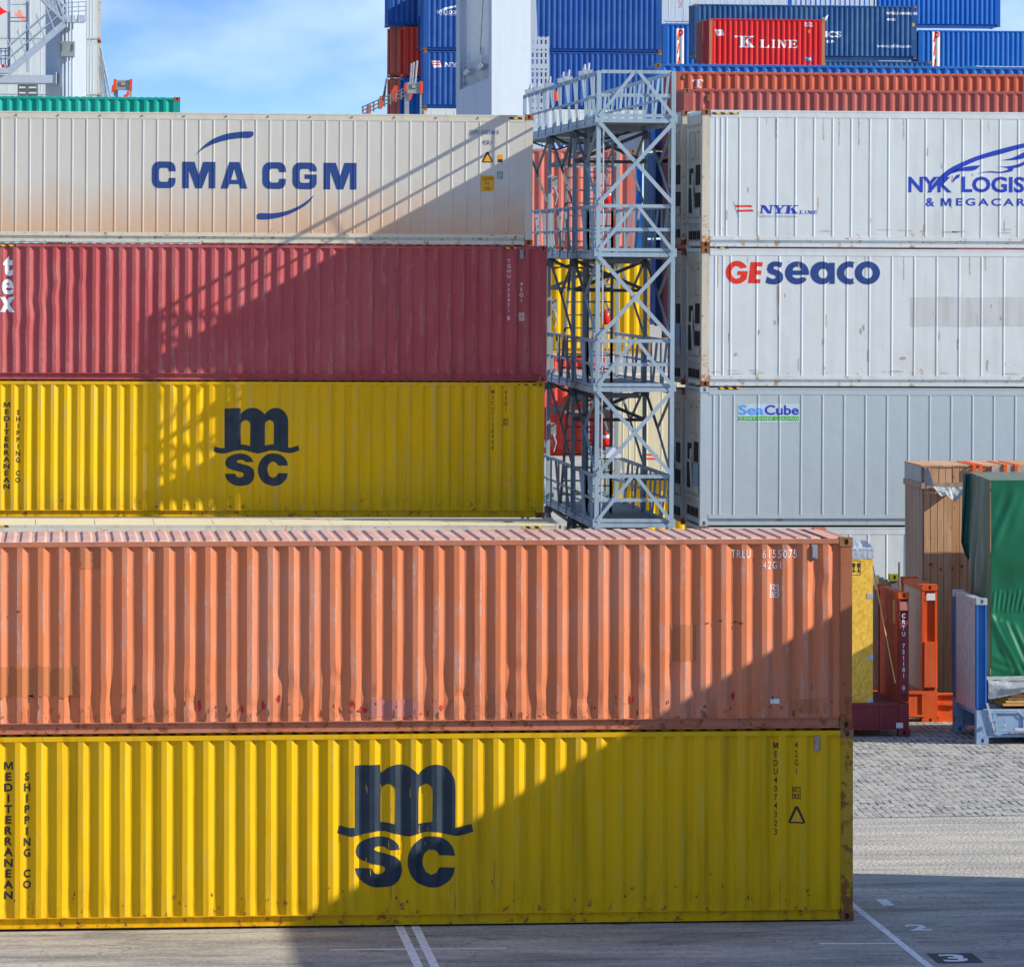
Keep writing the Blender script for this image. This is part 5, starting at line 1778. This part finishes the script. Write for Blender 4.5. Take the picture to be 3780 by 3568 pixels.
cloth('flag', [(-14, 14), (0, 24), (14, 36), (31, 45), (14, 50), (0, 58), (-14, 66)], 198.5, P['fire_red'], 'red pointed flag at the top left edge', 'flag')
cloth('flag', [(50, 55), (63, 48), (72, 34), (82, 52), (98, 72), (101, 82), (88, 80), (74, 70), (62, 60)], 215, flat('faded_red', (0.72, 0.22, 0.17), .6), 'faded salmon flag hanging before the white containers', 'flag')
cloth('red_cover', [(5, 240), (14, 237), (24, 240), (28, 254), (5, 254)], 199, P['fire_red'], 'small red cover on the crane landing at the left edge', 'cover')
t = thing('pallet_cage', 'dark open cage standing behind the sea green container below the white beam', 'cage', at(65, 354, 216))
m = MB()
for px in (65, 94, 100, 134):
    p = at(px, 354, 216) - at(65, 354, 216); z = at(px, 307, 216).z - at(px, 354, 216).z
    m.box((p.x, 0, 0), (p.x + .07, .9, z))
for py in (308, 313, 326, 333, 346, 352):
    q = at(65, 354, 216)
    z = at(65, py, 216).z - q.z
    m.box((0, -.01, z - .05), (at(134, py, 216).x - q.x, .91, z))
m.build('bars', SD, t)
# rods lashing the white containers, and the posts and covers along the ship's walkway
for k, (xa, ya, xb, yb) in enumerate(((369, 170, 396, 360), (372, 180, 408, 358), (368, 205, 388, 360), (367, 245, 377, 360))):
    a, b = at(xa, ya, 246), at(xb, yb, 246)
    m = MB()
    m.tube([(0, 0, 0), tuple(b - a)], .05, 6)
    o = m.build('lashing_rod', P['galv'])
    o.location = a
    tag(o, 'thin slanting steel rod bracing the white containers at the top left', 'lashing rod', 'rods bracing the white containers')


def cabinet(px0, px1, py0, pyb, pyg, Y, lab, side):
    o = at(px0, pyg, Y)
    k = lambda px, py: at(px, py, Y) - o
    t = thing('control_cabinet', lab, 'cabinet', o, 'grey cabinets along the ship walkway')
    m = MB()
    a, b = k(px0, pyb), k(px1, py0)
    m.box((a.x, -.3, a.z), (b.x, .3, b.z))
    m.build('box', P['box_grey'], t)
    m = MB()
    w_ = b.x - a.x
    m.box((a.x + w_ * .22, -.33, a.z + (b.z - a.z) * .42), (a.x + w_ * .74, -.3, a.z + (b.z - a.z) * .82))
    m.build('window_frame', SD, t)
    m = MB()
    m.box((a.x + w_ * .36, -.345, a.z + (b.z - a.z) * .48), (a.x + w_ * .62, -.33, a.z + (b.z - a.z) * .74))
    m.build('window', P['bare'], t)
    for sx, wx in ((a.x - w_ * .12, -1), (b.x - w_ * .10, 1)):
        m = MB()
        m.box((sx - .05 + (0 if wx < 0 else .12), -.15, 0), (sx + w_ * .26, .15, a.z))
        m.build('leg', P['box_grey'], t)
    for sx in side:
        m = MB()
        xx = a.x - .13 if sx < 0 else b.x
        m.box((xx, -.36, a.z), (xx + .13, .36, b.z + .05))
        m.build('side_cover', P['safety_orange'], t)
    return t


cabinet(429, 478, 297, 333, 360, 240, 'grey cabinet with orange sides standing alone above the sea green container', (-1, 1))
cabinet(1503, 1549, 305, 345, 424, 236, 'grey cabinet on tall legs beside the orange covers', (1,))


def cover(pts, Y, lab):
    p0 = at(*pts[0], Y)
    m = MB()
    q = [((at(x, y, Y) - p0).x, (at(x, y, Y) - p0).z) for x, y in pts]
    n = len(q)
    for a, b in zip(q, q[1:] + q[:1]):
        m.face((a[0], -.25, a[1]), (b[0], -.25, b[1]), (b[0], .25, b[1]), (a[0], .25, a[1]))
    m.face(*[(a, -.25, b) for a, b in q])
    m.face(*[(a, .25, b) for a, b in reversed(q)])
    o = m.build('orange_cover', P['safety_orange'])
    o.location = p0
    tag(o, lab, 'cover', 'orange covers along the ship walkway')


cover([(1352, 420), (1352, 400), (1357, 388), (1366, 385), (1370, 392), (1368, 420)], 241, 'smallest orange cover, leftmost on the ship walkway')
cover([(1395, 400), (1396, 372), (1404, 355), (1414, 353), (1416, 362), (1415, 392), (1408, 403)], 240, 'orange cover in the middle of the ship walkway row')
cover([(1443, 366), (1446, 336), (1456, 317), (1466, 317), (1467, 340), (1463, 365), (1455, 370)], 239, 'large orange cover in front of the salmon container')
cover([(1503, 370), (1503, 345), (1520, 342), (1521, 352), (1514, 371)], 237.5, 'orange cover hanging just below the grey cabinet')
cover([(1493, 338), (1494, 308), (1501, 306), (1501, 336)], 237, 'narrow orange cover left of the grey cabinet box')
cover([(410, 345), (413, 318), (420, 310), (428, 312), (428, 335), (420, 340)], 241, 'orange cover left of the lone grey cabinet')
cover([(456, 362), (456, 352), (466, 348), (470, 335), (477, 335), (476, 352), (470, 362)], 239.5, 'orange cover under the lone grey cabinet')
t = thing('walkway_railing', 'thin dark railing climbing past the orange covers', 'railing', at(1335, 420, 238.5))
o0 = at(1335, 420, 238.5)
m = MB()
for dy in (0, 14, 27):
    a, b = at(1335, 424 - dy, 238.5) - o0, at(1505, 348 - dy, 238.5) - o0
    m.tube([tuple(a), tuple(b)], .035, 6)
m.build('rails', SD, t)
for k in range(9):
    x = 1340 + k * 20
    y = 424 - (x - 1335) * .44
    a, b = at(x, y + 8, 238.5) - o0, at(x, y - 30, 238.5) - o0
    q = MB(); q.tube([tuple(a), tuple(b)], .04, 6)
    q.build('post', SD, t)
for k, (xa, ya, xb, yb) in enumerate(((1428, 290, 1413, 372), (1424, 318, 1418, 360), (1520, 235, 1513, 330), (1528, 230, 1520, 330), (1540, 225, 1530, 330))):
    a, b = at(xa, ya, 239), at(xb, yb, 239)
    q = MB(); q.tube([(0, 0, 0), tuple(b - a)], .05, 6)
    o = q.build('lashing_rod', P['galv'] if k > 1 else SD)
    o.location = a
    tag(o, 'slanting rod beside the grey cabinet' if k > 1 else 'dark rod beside the tallest orange cover', 'lashing rod', 'rods by the ship walkway' if k > 1 else 'dark rods by the orange cover')
t = thing('lattice_screen', 'white grid of square openings right of the big crane leg', 'grid screen', at(1942, 560, 225))
o0 = at(1942, 560, 225)
m = MB()
kx = lambda px, py: at(px, py, 225) - o0
for px in (1942, 1958, 1974, 1990, 2006, 2022):
    a, b = kx(px, 560), kx(px, 136)
    m.box((a.x - .06, -.1, a.z), (a.x + .06, .1, b.z))
y = 140
while y < 560:
    a, b = kx(1940, y), kx(2025, y)
    m.box((a.x, -.105, a.z - (.10 if (y // 24) % 3 else .22)), (b.x, .105, a.z))
    y += 24
m.build('bars', P['crane'], t)
t = cover_ = None
m = MB()
pts = [(1945, -30), (1979, -30), (1980, 30), (1983, 90), (1984, 140), (1980, 172), (1966, 195), (1945, 200)]
o0 = at(1945, 200, 230)
q = [((at(x, y, 230) - o0).x, (at(x, y, 230) - o0).z) for x, y in pts]
for a, b in zip(q, q[1:] + q[:1]):
    m.face((a[0], 0, a[1]), (b[0], 0, b[1]), (b[0], 1.5, b[1]), (a[0], 1.5, a[1]))
m.face(*[(a, 0, b) for a, b in q]); m.face(*[(a, 1.5, b) for a, b in reversed(q)])
o = m.build('deck_ventilator', P['crane']); o.location = o0
tag(o, 'curved white ship ventilator between the crane leg and the navy containers', 'ventilator')

# ------------------------------------------------------------------ flat racks and cargo at the right
def post_casting(parent, x, y, z, w_, d, h, mat):
    m = MB(); casting(m, x, y, z, w_, d, h)
    m.build('corner_casting', mat, parent)


def flat_rack(label, Y, px0, px1, pyt, pyb, L, colour, wallmat, postmat, castm, side, pyj=None, group='flat rack containers'):
    """px0..px1: the seen front post; wall runs back 2.44 m from it; the bed runs to the left or right"""
    a, b = at(px0, pyb, Y), at(px1, pyt, Y)
    t = thing('flat_rack', label, 'flat rack', (a.x, Y, a.z), group)
    w_, h = b.x - a.x, b.z - a.z
    zj = at(px0, pyj, Y).z - a.z if pyj else 0.62
    m = MB()
    x0, x1 = (-L, w_ * .3) if side == 'L' else (w_ * .3, L)
    m.box((x0, 0.03, 0.12), (x1, 0.18, 0.62)); m.box((x0, 2.26, 0.12), (x1, 2.41, 0.62))
    m.box((x0, 0.18, 0.50), (x1, 2.26, 0.615))
    m.box((x0, 0.0, 0.56), (x1, 0.03, 0.62)); m.box((x0, 0.0, 0.12), (x1, 0.03, 0.16))
    n = 16
    for k in range(n):
        xx = x0 + (x1 - x0) * (k + .5) / n
        m.box((xx - .03, 0.005, 0.162), (xx + .03, 0.03, 0.558))
    m.build('bed', colour, t)
    for y in (0.0, 2.44 - .2):
        m = MB()
        m.box((0.003, y + .003, .12), (w_ - .003, y + .197, zj - .01))
        m.build('foot', colour, t)
        m = MB()
        m.box((0.006, y + .006, zj + .015), (w_ * .18, y + .194, h - .12))
        m.box((w_ * .82, y + .006, zj + .015), (w_ - .006, y + .194, h - .12))
        m.box((w_ * .18, y + .05, zj + .015), (w_ * .82, y + .194, h - .12))
        m.build('corner_post', postmat, t)
        post_casting(t, -.004, y - .004, h - .118, w_ + .008, .178, .118, castm)
        post_casting(t, -.004, y - .004, 0, w_ + .03, .178, .118, colour)
    m = MB()
    m.box((w_ * .12, 0.197, zj - .05), (w_ * .45, 2.24, h - .12))
    m.build('end_wall', wallmat, t)
    m = MB()
    m.box((w_ * .05, 0.2, h - .115), (w_ * .9, 2.235, h - .02))
    m.build('top_beam', castm if castm is not P['rustcast'] else postmat, t)
    return t, a, w_, h, zj


fr1, a1, w1, h1, j1 = flat_rack('maroon flat rack with white serial letters down its corner post', 90.1, 3317, 3356, 2186, 2716, 12.1, P['fr_maroon'], P['fr_orange'], P['fr_maroon'], P['fr_orange'], 'L')
v, f = text_mesh('\n'.join('CRTU') + '\n\n' + '\n'.join('751181') + '\n\n0', 0.02)
def on_face(vf, parent, name, mat, Y, o, box, dy=-.004):
    v, f = vf
    p0, p1 = at(box[0], box[3], Y) - o, at(box[2], box[1], Y) - o
    ax, bx = min(a for a, _ in v), max(a for a, _ in v); ay, by = min(b for _, b in v), max(b for _, b in v)
    m = MB()
    m.v = [(p0.x + (a - ax) / (bx - ax) * (p1.x - p0.x), dy, p0.z + (b - ay) / (by - ay) * (p1.z - p0.z)) for a, b in v]
    m.f = [tuple(q) for q in f]
    return m.build(name, mat, parent)
SQ = ([(0, 0), (1, 0), (1, 1), (0, 1)], [(0, 1, 2, 3)])
m = MB(); q0 = at(3321, 2290, 90.1) - a1; q1 = at(3352, 2560, 90.1) - a1
m.box((q0.x, -.004, q1.z), (q1.x, .04, q0.z)); m.build('post_plate', P['fr_maroon'], fr1)
on_face((v, f), fr1, 'lettering', P['white_ink'], 90.1, a1, (3329, 2264, 3342, 2546), -.008)
on_face(SQ, fr1, 'post_patch', P['patch_rose'], 90.1, a1, (3321, 2220, 3352, 2252), -.006)
on_face(SQ, fr1, 'data_plate', P['white_ink'], 90.1, a1, (3308, 2666, 3333, 2686), -.006)
m = MB(); q0 = at(3306, 2215, 91.0) - a1
m.box((w1 * .10, .5, h1 - .62), (w1 * .12, .75, h1 - .18)); m.build('warning_sign', P['amber'], fr1)

fr2, a2, w2, h2, j2 = flat_rack('orange flat rack with a boarded end wall behind the maroon one', 92.85, 3403, 3462, 2157, 2668, 12.1, P['fr_orange'], P['ply'], P['fr_orange'], P['fr_orange'], 'L', 2548)
on_face(SQ, fr2, 'data_plate', P['white_ink'], 92.85, a2, (3420, 2189, 3452, 2215), -.006)
m = MB(); q0 = at(3412, 2368, 92.85) - a2; q1 = at(3455, 2535, 92.85) - a2
m.box((q0.x, -.03, q1.z), (q1.x, .05, q0.z)); m.build('post_plate', P['fr_orange'], fr2)
m = MB(); q0 = at(3465, 2560, 92.85) - a2; q1 = at(3505, 2668, 92.85) - a2
m.box((q0.x, .1, q1.z), (q1.x + 1.2, .22, q0.z))
m.box((q0.x - .02, .04, q0.z - .03), (q1.x + 1.2, .1, q0.z)); m.box((q0.x - .02, .04, q1.z), (q1.x + 1.2, .1, q1.z + .04))
m.bar((q0.x + .05, .06, q0.z - .2), (q1.x + .2, .06, q0.z - .22), .04, .04)
m.build('hinge_beam', P['fr_orange'], fr2)

fr3, a3, w3, h3, j3 = flat_rack('blue flat rack with a grey end wall and pale bed carrying timber', 88.55, 3605, 3644, 2208, 2745, 9.0, P['fr_pale'], P['galv'], P['fr_blue'], P['galv'], 'R', 2618)
m = MB()
m.box((w3, .01, .12), (w3 + .12, .2, j3 - .05)); m.build('hinge_block', P['fr_pale'], fr3)
m = MB(); m.tube([(w3 * .45, -.02, j3 - .35), (w3 * .45, .02, j3 - .35)], .035, 10); m.build('bolt', SD, fr3)
m = MB(); m.bar((w3 * .95, -.02, j3 + .12), (w3 + .14, -.02, j3 - .42), .04, .03); m.build('latch', P['galv'], fr3)
m = MB(); m.tube([(w3 + .5, -.06, .25), (w3 + 2.4, -.06, .18)], .05, 10)
m.tube([(w3 + .12, -.04, .42), (w3 + .3, -.05, .5), (w3 + .32, -.05, .33), (w3 + .15, -.04, .25), (w3 + .4, -.06, .25)], .014, 6)
m.build('securing_bar', P['galv'], fr3)
m = MB()
m.face((w3 + .14, -.004, .60), (w3 + .55, -.004, .60), (w3 + .78, -.004, .40), (w3 + 3, -.004, .40), (w3 + 3, -.004, .43), (w3 + .8, -.004, .43), (w3 + .6, -.004, .62), (w3 + .14, -.004, .62))
m.build('bed_trim', P['galv'], fr3)

# strand board crate on the maroon rack
YO = 90.2
o0 = at(3050, 2626, YO)
osbx = thing('strand_board_crate', 'yellow strand board crate with silver foil on top beside the orange container', 'crate', o0)
kk = lambda px, py: at(px, py, YO) - o0
a, b = kk(3050, 2626), kk(3222, 2058)
m = MB(); m.box((a.x, 0, a.z), (b.x, 1.9, b.z)); m.build('boards', P['osb'], osbx)
m = MB()
def foil(u, v):
    x = a.x - .01 + (b.x - a.x + .02) * u
    return (x, -.008 + .01 * mnoise.noise((x * 5, v * 4, 0)), b.z - .02 + v * .19)
m.grid(foil, 12, 3)
m.grid(lambda u, v: (a.x - .01 + (b.x - a.x + .02) * u, -.008 + 1.92 * v, b.z + .17 + .03 * mnoise.noise((u * 6, v * 6, 2)) + .10 * math.sin(v * 3.14)), 12, 6)
m.build('foil_cover', P['foil'], osbx)
for py in (2198, 2425, 2586):
    q = MB(); c0, c1 = kk(3201, py + 10), kk(3222, py - 8)
    q.box((c0.x, -.006, c0.z), (c1.x + .004, .0, c1.z)); q.build('clip', P['galv'], osbx)
for px in (3152, 3170):
    gl = [(0, 0), (1, 0), (1, .12), (.62, .18), (.62, .45), (.95, .72), (1, 1), (0, 1), (.05, .72), (.38, .45), (.38, .18), (0, .12)]
    on_face((gl, [tuple(range(12))]), osbx, 'fragile_mark', P['black_ink'], YO, o0, (px - 6, 2078, px + 6, 2111))
for r in ((3140, 2068, 3176, 2070), (3140, 2120, 3176, 2122), (3175, 2070, 3177, 2120)):
    on_face(SQ, osbx, 'fragile_mark', P['black_ink'], YO, o0, r)
# pale board panel behind it, and a post with a yellow casting
o0 = at(3200, 2640, 93.6)
pn = thing('board_panel', 'pale greenish board panel standing behind the strand board crate', 'panel', o0)
a, b = at(3200, 2640, 93.6) - o0, at(3295, 2108, 93.6) - o0
m = MB()
for k in range(6):
    xa = a.x + (b.x - a.x) * k / 6
    m.box((xa, 0, 0), (xa + (b.x - a.x) / 6 - .006, .12, b.z - .04 * k))
m.build('boards', flat('pale_green_board', (0.40, 0.37, 0.23), .7), pn)
o0 = at(3290, 2640, 93.3)
pn = thing('steel_post', 'dark post with a green yellow casting on its head behind the maroon rack', 'post', o0)
a, b = at(3290, 2640, 93.3) - o0, at(3315, 2143, 93.3) - o0
m = MB(); m.box((a.x, 0, 0), (b.x, .2, b.z)); m.build('shaft', P['steel_dark'], pn)
post_casting(pn, a.x - .03, -.03, b.z, b.x - a.x + .05, .2, .13, flat('olive_yellow', (0.34, 0.30, 0.01), .6))
o0 = at(3320, 2300, 93.0)
m = MB(); m.tube([(0, 0, 0), tuple(at(3319, 2074, 93.0) - o0)], .022, 6)
o = m.build('steel_rod', SD); o.location = o0
tag(o, 'thin upright dark rod between the panels and the tall wooden crate', 'rod')
pa, pb = at(3222, 2087, 90.5), at(3305, 2520, 89.9)
m = MB(); m.tube([(0, 0, 0), tuple((pb - pa) * .5 + Vector((0, 0, -.03))), tuple(pb - pa)], .011, 6)
o = m.build('lashing_rope', P['rope']); o.location = pa
tag(o, 'thin tan rope slanting from the strand board crate to the maroon rack', 'rope')
# clutter on the bed
o0 = at(3240, 2610, 91.3)
ob = thing('timber_block', 'pale timber block lying between the strand board crate and the maroon post', 'timber', o0)
m = MB(); b = at(3300, 2590, 91.3) - o0
m.box((0, 0, 0), (b.x, .3, .08)); m.box((.05, .05, .083), (b.x * .8, .2, .14)); m.build('boards', P['ply'], ob)

# tall wooden crate
YW = 95.4
o0 = at(3410, 2560, YW)
wc = thing('wooden_crate', 'very tall wooden crate with a torn grey cover at its top corner', 'crate', o0)
zt = (at(3410, 1723, YW) - o0).z
zl = (at(3410, 1792, YW) - o0).z
DW, LW = 1.95, 6.0
rr = random.Random(4)
def boards(mb, z0, z1, off, dx=0.152):
    x = 0.0
    while x < LW:
        w_ = dx * rr.uniform(.8, 1.1)
        d = rr.uniform(0, .008) + off
        mb.box((x + .005, -.03 - d, z0), (x + w_ - .005, 0, z1)); x += w_
m = MB(); boards(m, 0, zl - .06, 0.0); m.build('front_boards', P['wood'], wc)
m = MB(); boards(m, zl + .06, zt, .01); m.build('upper_boards', P['wood'], wc)
m = MB()
y = 0.0
while y < DW:
    w_ = .16 * rr.uniform(.8, 1.1)
    m.box((-.03 - rr.uniform(0, .006), y + .003, 0), (0, min(DW, y + w_ - .003), zt)); y += w_
m.build('side_boards', P['wood_old'], wc)
m = MB(); m.box((.004, .004, 0.01), (LW, DW - .01, zt - .01)); m.build('dark_backing', P['steel_dark'], wc)  # added dark box, keeps light from showing between the boards
m = MB(); m.box((-.06, -.07, zl - .058), (LW, -.0, zl + .058)); m.box((-.07, -.0, zl - .058), (-.031, DW, zl + .058)); m.build('ledge', P['wood_old'], wc)
m = MB()
x = -.05
while x < LW:
    m.box((x, -.06, zt), (x + .2, DW, zt + .035)); x += .21
m.build('lid', P['wood'], wc)
m = MB()
m.box((1.35, -.10, zt - .13), (LW, -.043, zt + .02)); m.build('top_beam', P['bare'], wc)
for px in (3592, 3616, 3707, 3748):
    q = MB(); x = (at(px, 1720, YW) - o0).x
    q.box((x - .035, -.125, zt - .16), (x + .035, -.102, zt + .05)); q.box((x - .035, -.1, zt + .036), (x + .035, DW * .8, zt + .05))
    q.build('lashing_strap', P['strap'], wc)
for px, py in ((3438, 2095), (3467, 2100), (3512, 2098), (3545, 2100)):
    q = MB(); p = at(px + rr.uniform(-5, 5), py + rr.uniform(-14, 10), YW) - o0
    vv, ff = loops_mesh([blob(p.x, p.z, rr.uniform(.02, .06), rr.uniform(.02, .05), px)])
    q.v = [(u, -.047, v) for u, v in vv]; q.f = ff
    q.build('paint_mark', flat('faint_red_mark', (0.36, 0.06, 0.04), .8), wc)
# torn cover: wraps the corner and hangs loose to the right
m = MB()
m.grid(lambda u, v: (-.045 - .012 * mnoise.noise((u * 4, v * 4, 5)), DW * u, zl + .06 + (zt - zl - .04) * v), 8, 6)
m.build('torn_cover', P['tarp_grey'], wc)
m = MB()
pw = lambda px, py, d: (lambda p: (p.x, -d, p.z))(at(px, py, YW) - o0)
tri = [pw(3411, 1725, .055), pw(3420, 1722, .06), pw(3428, 1735, .10), pw(3444, 1795, .12), pw(3430, 1792, .09), pw(3411, 1792, .06)]
m.face(*tri)
m.build('torn_cover', P['tarp_grey'], wc)
edge_t = [(3440, 1792), (3460, 1795), (3480, 1797), (3500, 1796), (3520, 1797), (3548, 1796)]
edge_b = [(3456, 1822), (3467, 1830), (3484, 1823), (3500, 1838), (3514, 1850), (3548, 1816)]
m = MB()
def flap(u, v):
    k = min(4, int(u * 5)); t_ = u * 5 - k
    xa = edge_t[k][0] + (edge_t[k + 1][0] - edge_t[k][0]) * t_; ya = edge_t[k][1] + (edge_t[k + 1][1] - edge_t[k][1]) * t_
    xb = edge_b[k][0] + (edge_b[k + 1][0] - edge_b[k][0]) * t_; yb = edge_b[k][1] + (edge_b[k + 1][1] - edge_b[k][1]) * t_
    p = at(xa + (xb - xa) * v, ya + (yb - ya) * v, YW) - o0
    return (p.x, -.10 - .22 * v - .06 * mnoise.noise((u * 6, v * 3, 1)), p.z)
m.grid(flap, 20, 6)
m.build('torn_flap', P['tarp_grey'], wc)

# green tarpaulin cargo on the blue rack
YG = 89.65
o0 = at(3657, 2505, YG)
gc = thing('tarpaulin_cargo', 'bulky cargo wrapped in glossy green tarpaulin on the blue rack', 'cargo', o0)
zt = (at(3657, 1772, YG) - o0).z
DG, LG = 2.05, 2.5
CREASES = [((3748, 1812), (3664, 2016), .05, .055), ((3700, 1790), (3672, 1900), .05, .03), ((3775, 1835), (3720, 1990), .07, .03),
           ((3661, 2278), (3775, 2500), .035, .07), ((3690, 2290), (3760, 2440), .03, .05), ((3712, 2300), (3790, 2480), .03, .06), ((3745, 2310), (3800, 2430), .03, .045),
           ((3672, 2330), (3735, 2470), .03, .035), ((3665, 2420), (3720, 2450), .04, .03), ((3670, 2460), (3735, 2480), .03, .025)]
CREASES += [((3664 + 17 * k, 2255 - 3 * (k % 3)), (3672 + 18 * k, 2190 - 8 * (k % 2)), .018, .032) for k in range(9)]
CR = []
for a_, b_, w_, h_ in CREASES:
    pa_, pb_ = at(*a_, YG) - o0, at(*b_, YG) - o0
    CR.append((pa_.x, pa_.z, pb_.x, pb_.z, w_ * 1.7, h_ * .62))
def wr(x, z):
    """ridges of the pulled sheet"""
    s_ = .05 * mnoise.noise((x * .8, z * .9, 7)) + .012 * mnoise.noise((x * 3, z * 1.6, 8))
    for x0, z0_, x1, z1_, w_, h_ in CR:
        dx_, dz_ = x1 - x0, z1_ - z0_
        t_ = max(0, min(1, ((x - x0) * dx_ + (z - z0_) * dz_) / (dx_ * dx_ + dz_ * dz_)))
        d_ = math.hypot(x - x0 - dx_ * t_, z - z0_ - dz_ * t_)
        s_ += h_ * math.exp(-(d_ / w_) ** 2) * (.5 + .5 * math.sin(math.pi * (.1 + .8 * t_)))
    return s_
m = MB()
m.grid(lambda u, v: (LG * u, -wr(LG * u, zt * v) * min(1, (1 - v) * 8 + .0) - .02, zt * v), 230, 200)
m.build('front_sheet', P['tarp_green'], gc, True)
m = MB()
def lside(u, v):
    y = DG * u
    z = zt * v + (0.06 * u)
    f_ = .16 * math.sin(u * 9 + 3 * v + 2 * mnoise.noise((u * 3, v * 2, 0))) * (1.15 - v) + .07 * mnoise.noise((u * 4, v * 4, 3))
    return (-.01 - abs(f_) * min(1, u * 6) * min(1, (1 - u) * 6), y, z)
m.grid(lside, 40, 40)
m.build('side_sheet', P['tarp_olive'], gc, True)
m = MB()
LS = [(3556, 3584, 1747), (3551, 3590, 1830), (3548, 3592, 1920), (3546, 3594, 2000), (3560, 3595, 2045), (3590, 3597, 2085)]
def loose(u, v):
    k = min(4, int(v * 5)); t_ = v * 5 - k
    l_, r_, y_ = [LS[k][i] + (LS[k + 1][i] - LS[k][i]) * t_ for i in range(3)]
    p = at(l_ + (r_ - l_) * u, y_, YG + DG - .05) - o0
    return (p.x, p.y - .25 * u - .05 * math.sin(u * 9 + v * 3), p.z)
m.grid(loose, 14, 30)
m.build('loose_sheet', P['tarp_dark'], gc, True)
m = MB()
m.grid(lambda u, v: (LG * u - .01, DG * v, zt + .06 * v + .015 * mnoise.noise((u * 9, v * 5, 1))), 30, 10)
m.build('top_sheet', P['tarp_olive'], gc, True)
m = MB(); m.box((.02, .03, -.55), (LG, DG - .05, 0.02)); m.build('skid', P['wood_old'], gc)
m = MB(); m.box((1.75, 92.62 - YG, -.5), (4.8, 94.44 - YG, zt - .02)); m.build('shade_block', P['tarp_olive'], gc)  # unseen block added to throw shade on the wooden crate

# timber under a grey sheet, on the near edge of the blue rack
o0 = at(3655, 2606, 88.75)
tm = thing('timber_stack', 'low stack of sawn timber half covered by a crumpled grey sheet', 'timber', o0)
zc = (at(3655, 2510, 88.75) - o0).z
m = MB()
for r_ in range(4):
    for k in range(3):
        m.box((.25 + r_ * .05, .02 + k * .25, r_ * .055), (4, .24 + k * .25, r_ * .055 + .048))
m.build('planks', P['timber'], tm)
m = MB()
def sheet(u, v):
    x = -.05 + 4.0 * u
    lowe = (.30 if x > .9 else .14 + .18 * x) + .04 * mnoise.noise((x * 3, 0, 2))
    z = lowe + (zc - lowe) * v
    return (x, -.06 - .05 * math.sin(v * 3.1) - .05 * mnoise.noise((x * 3.5, v * 3, 1)), z + .015 * mnoise.noise((x * 6, v * 5, 8)))
m.grid(sheet, 60, 14)
m.grid(lambda u, v: (-.05 + 4 * u, -.06 + .9 * v, zc + .03 * mnoise.noise((u * 12, v * 4, 3))), 60, 8)
m.build('grey_sheet', P['tarp_grey'], tm, True)

# ------------------------------------------------------------------ outside the frame, to the right: the stack whose shade falls into view
for k, lab in enumerate(('blue container lying crosswise at the right, lowest of three', 'blue container lying crosswise at the right, middle of three', 'blue container lying crosswise at the right, uppermost of three')):
    t = thing(SC, lab, 'container', (17.06, 55.8, 2.591 * k), 'crosswise containers right of the road')
    m = MB()
    n = 40
    for q in range(n):
        ya = .2 + 11.8 * q / n
        for x0, sx in ((0.004, 1), (2.434, -1)):
            m.face((x0, ya, .16), (x0, ya + .075, .16), (x0, ya + .075, 2.5), (x0, ya, 2.5))
            m.face((x0, ya + .075, .16), (x0 + sx * .036, ya + .145, .16), (x0 + sx * .036, ya + .145, 2.5), (x0, ya + .075, 2.5))
            m.face((x0 + sx * .036, ya + .145, .16), (x0 + sx * .036, ya + .22, .16), (x0 + sx * .036, ya + .22, 2.5), (x0 + sx * .036, ya + .145, 2.5))
            m.face((x0 + sx * .036, ya + .22, .16), (x0, ya + .295, .16), (x0, ya + .295, 2.5), (x0 + sx * .036, ya + .22, 2.5))
    m.build('side_panel', P['blue_mid'], t)
    m = MB()
    for x in (0, 2.278):
        for y in (0, 12.03):
            m.box((x, y, 0), (x + .16, y + .16, 2.589))
        m.box((x, .16, .02), (x + .16, 12.03, .16)); m.box((x, .16, 2.5), (x + .16, 12.03, 2.575))
    m.box((.16, .02, .02), (2.278, .06, 2.575)); m.box((.16, 12.13, .02), (2.278, 12.17, 2.575))
    m.box((.10, .1, 2.53), (2.33, 12.1, 2.565))
    m.build('frame', P['blue_mid'], t)
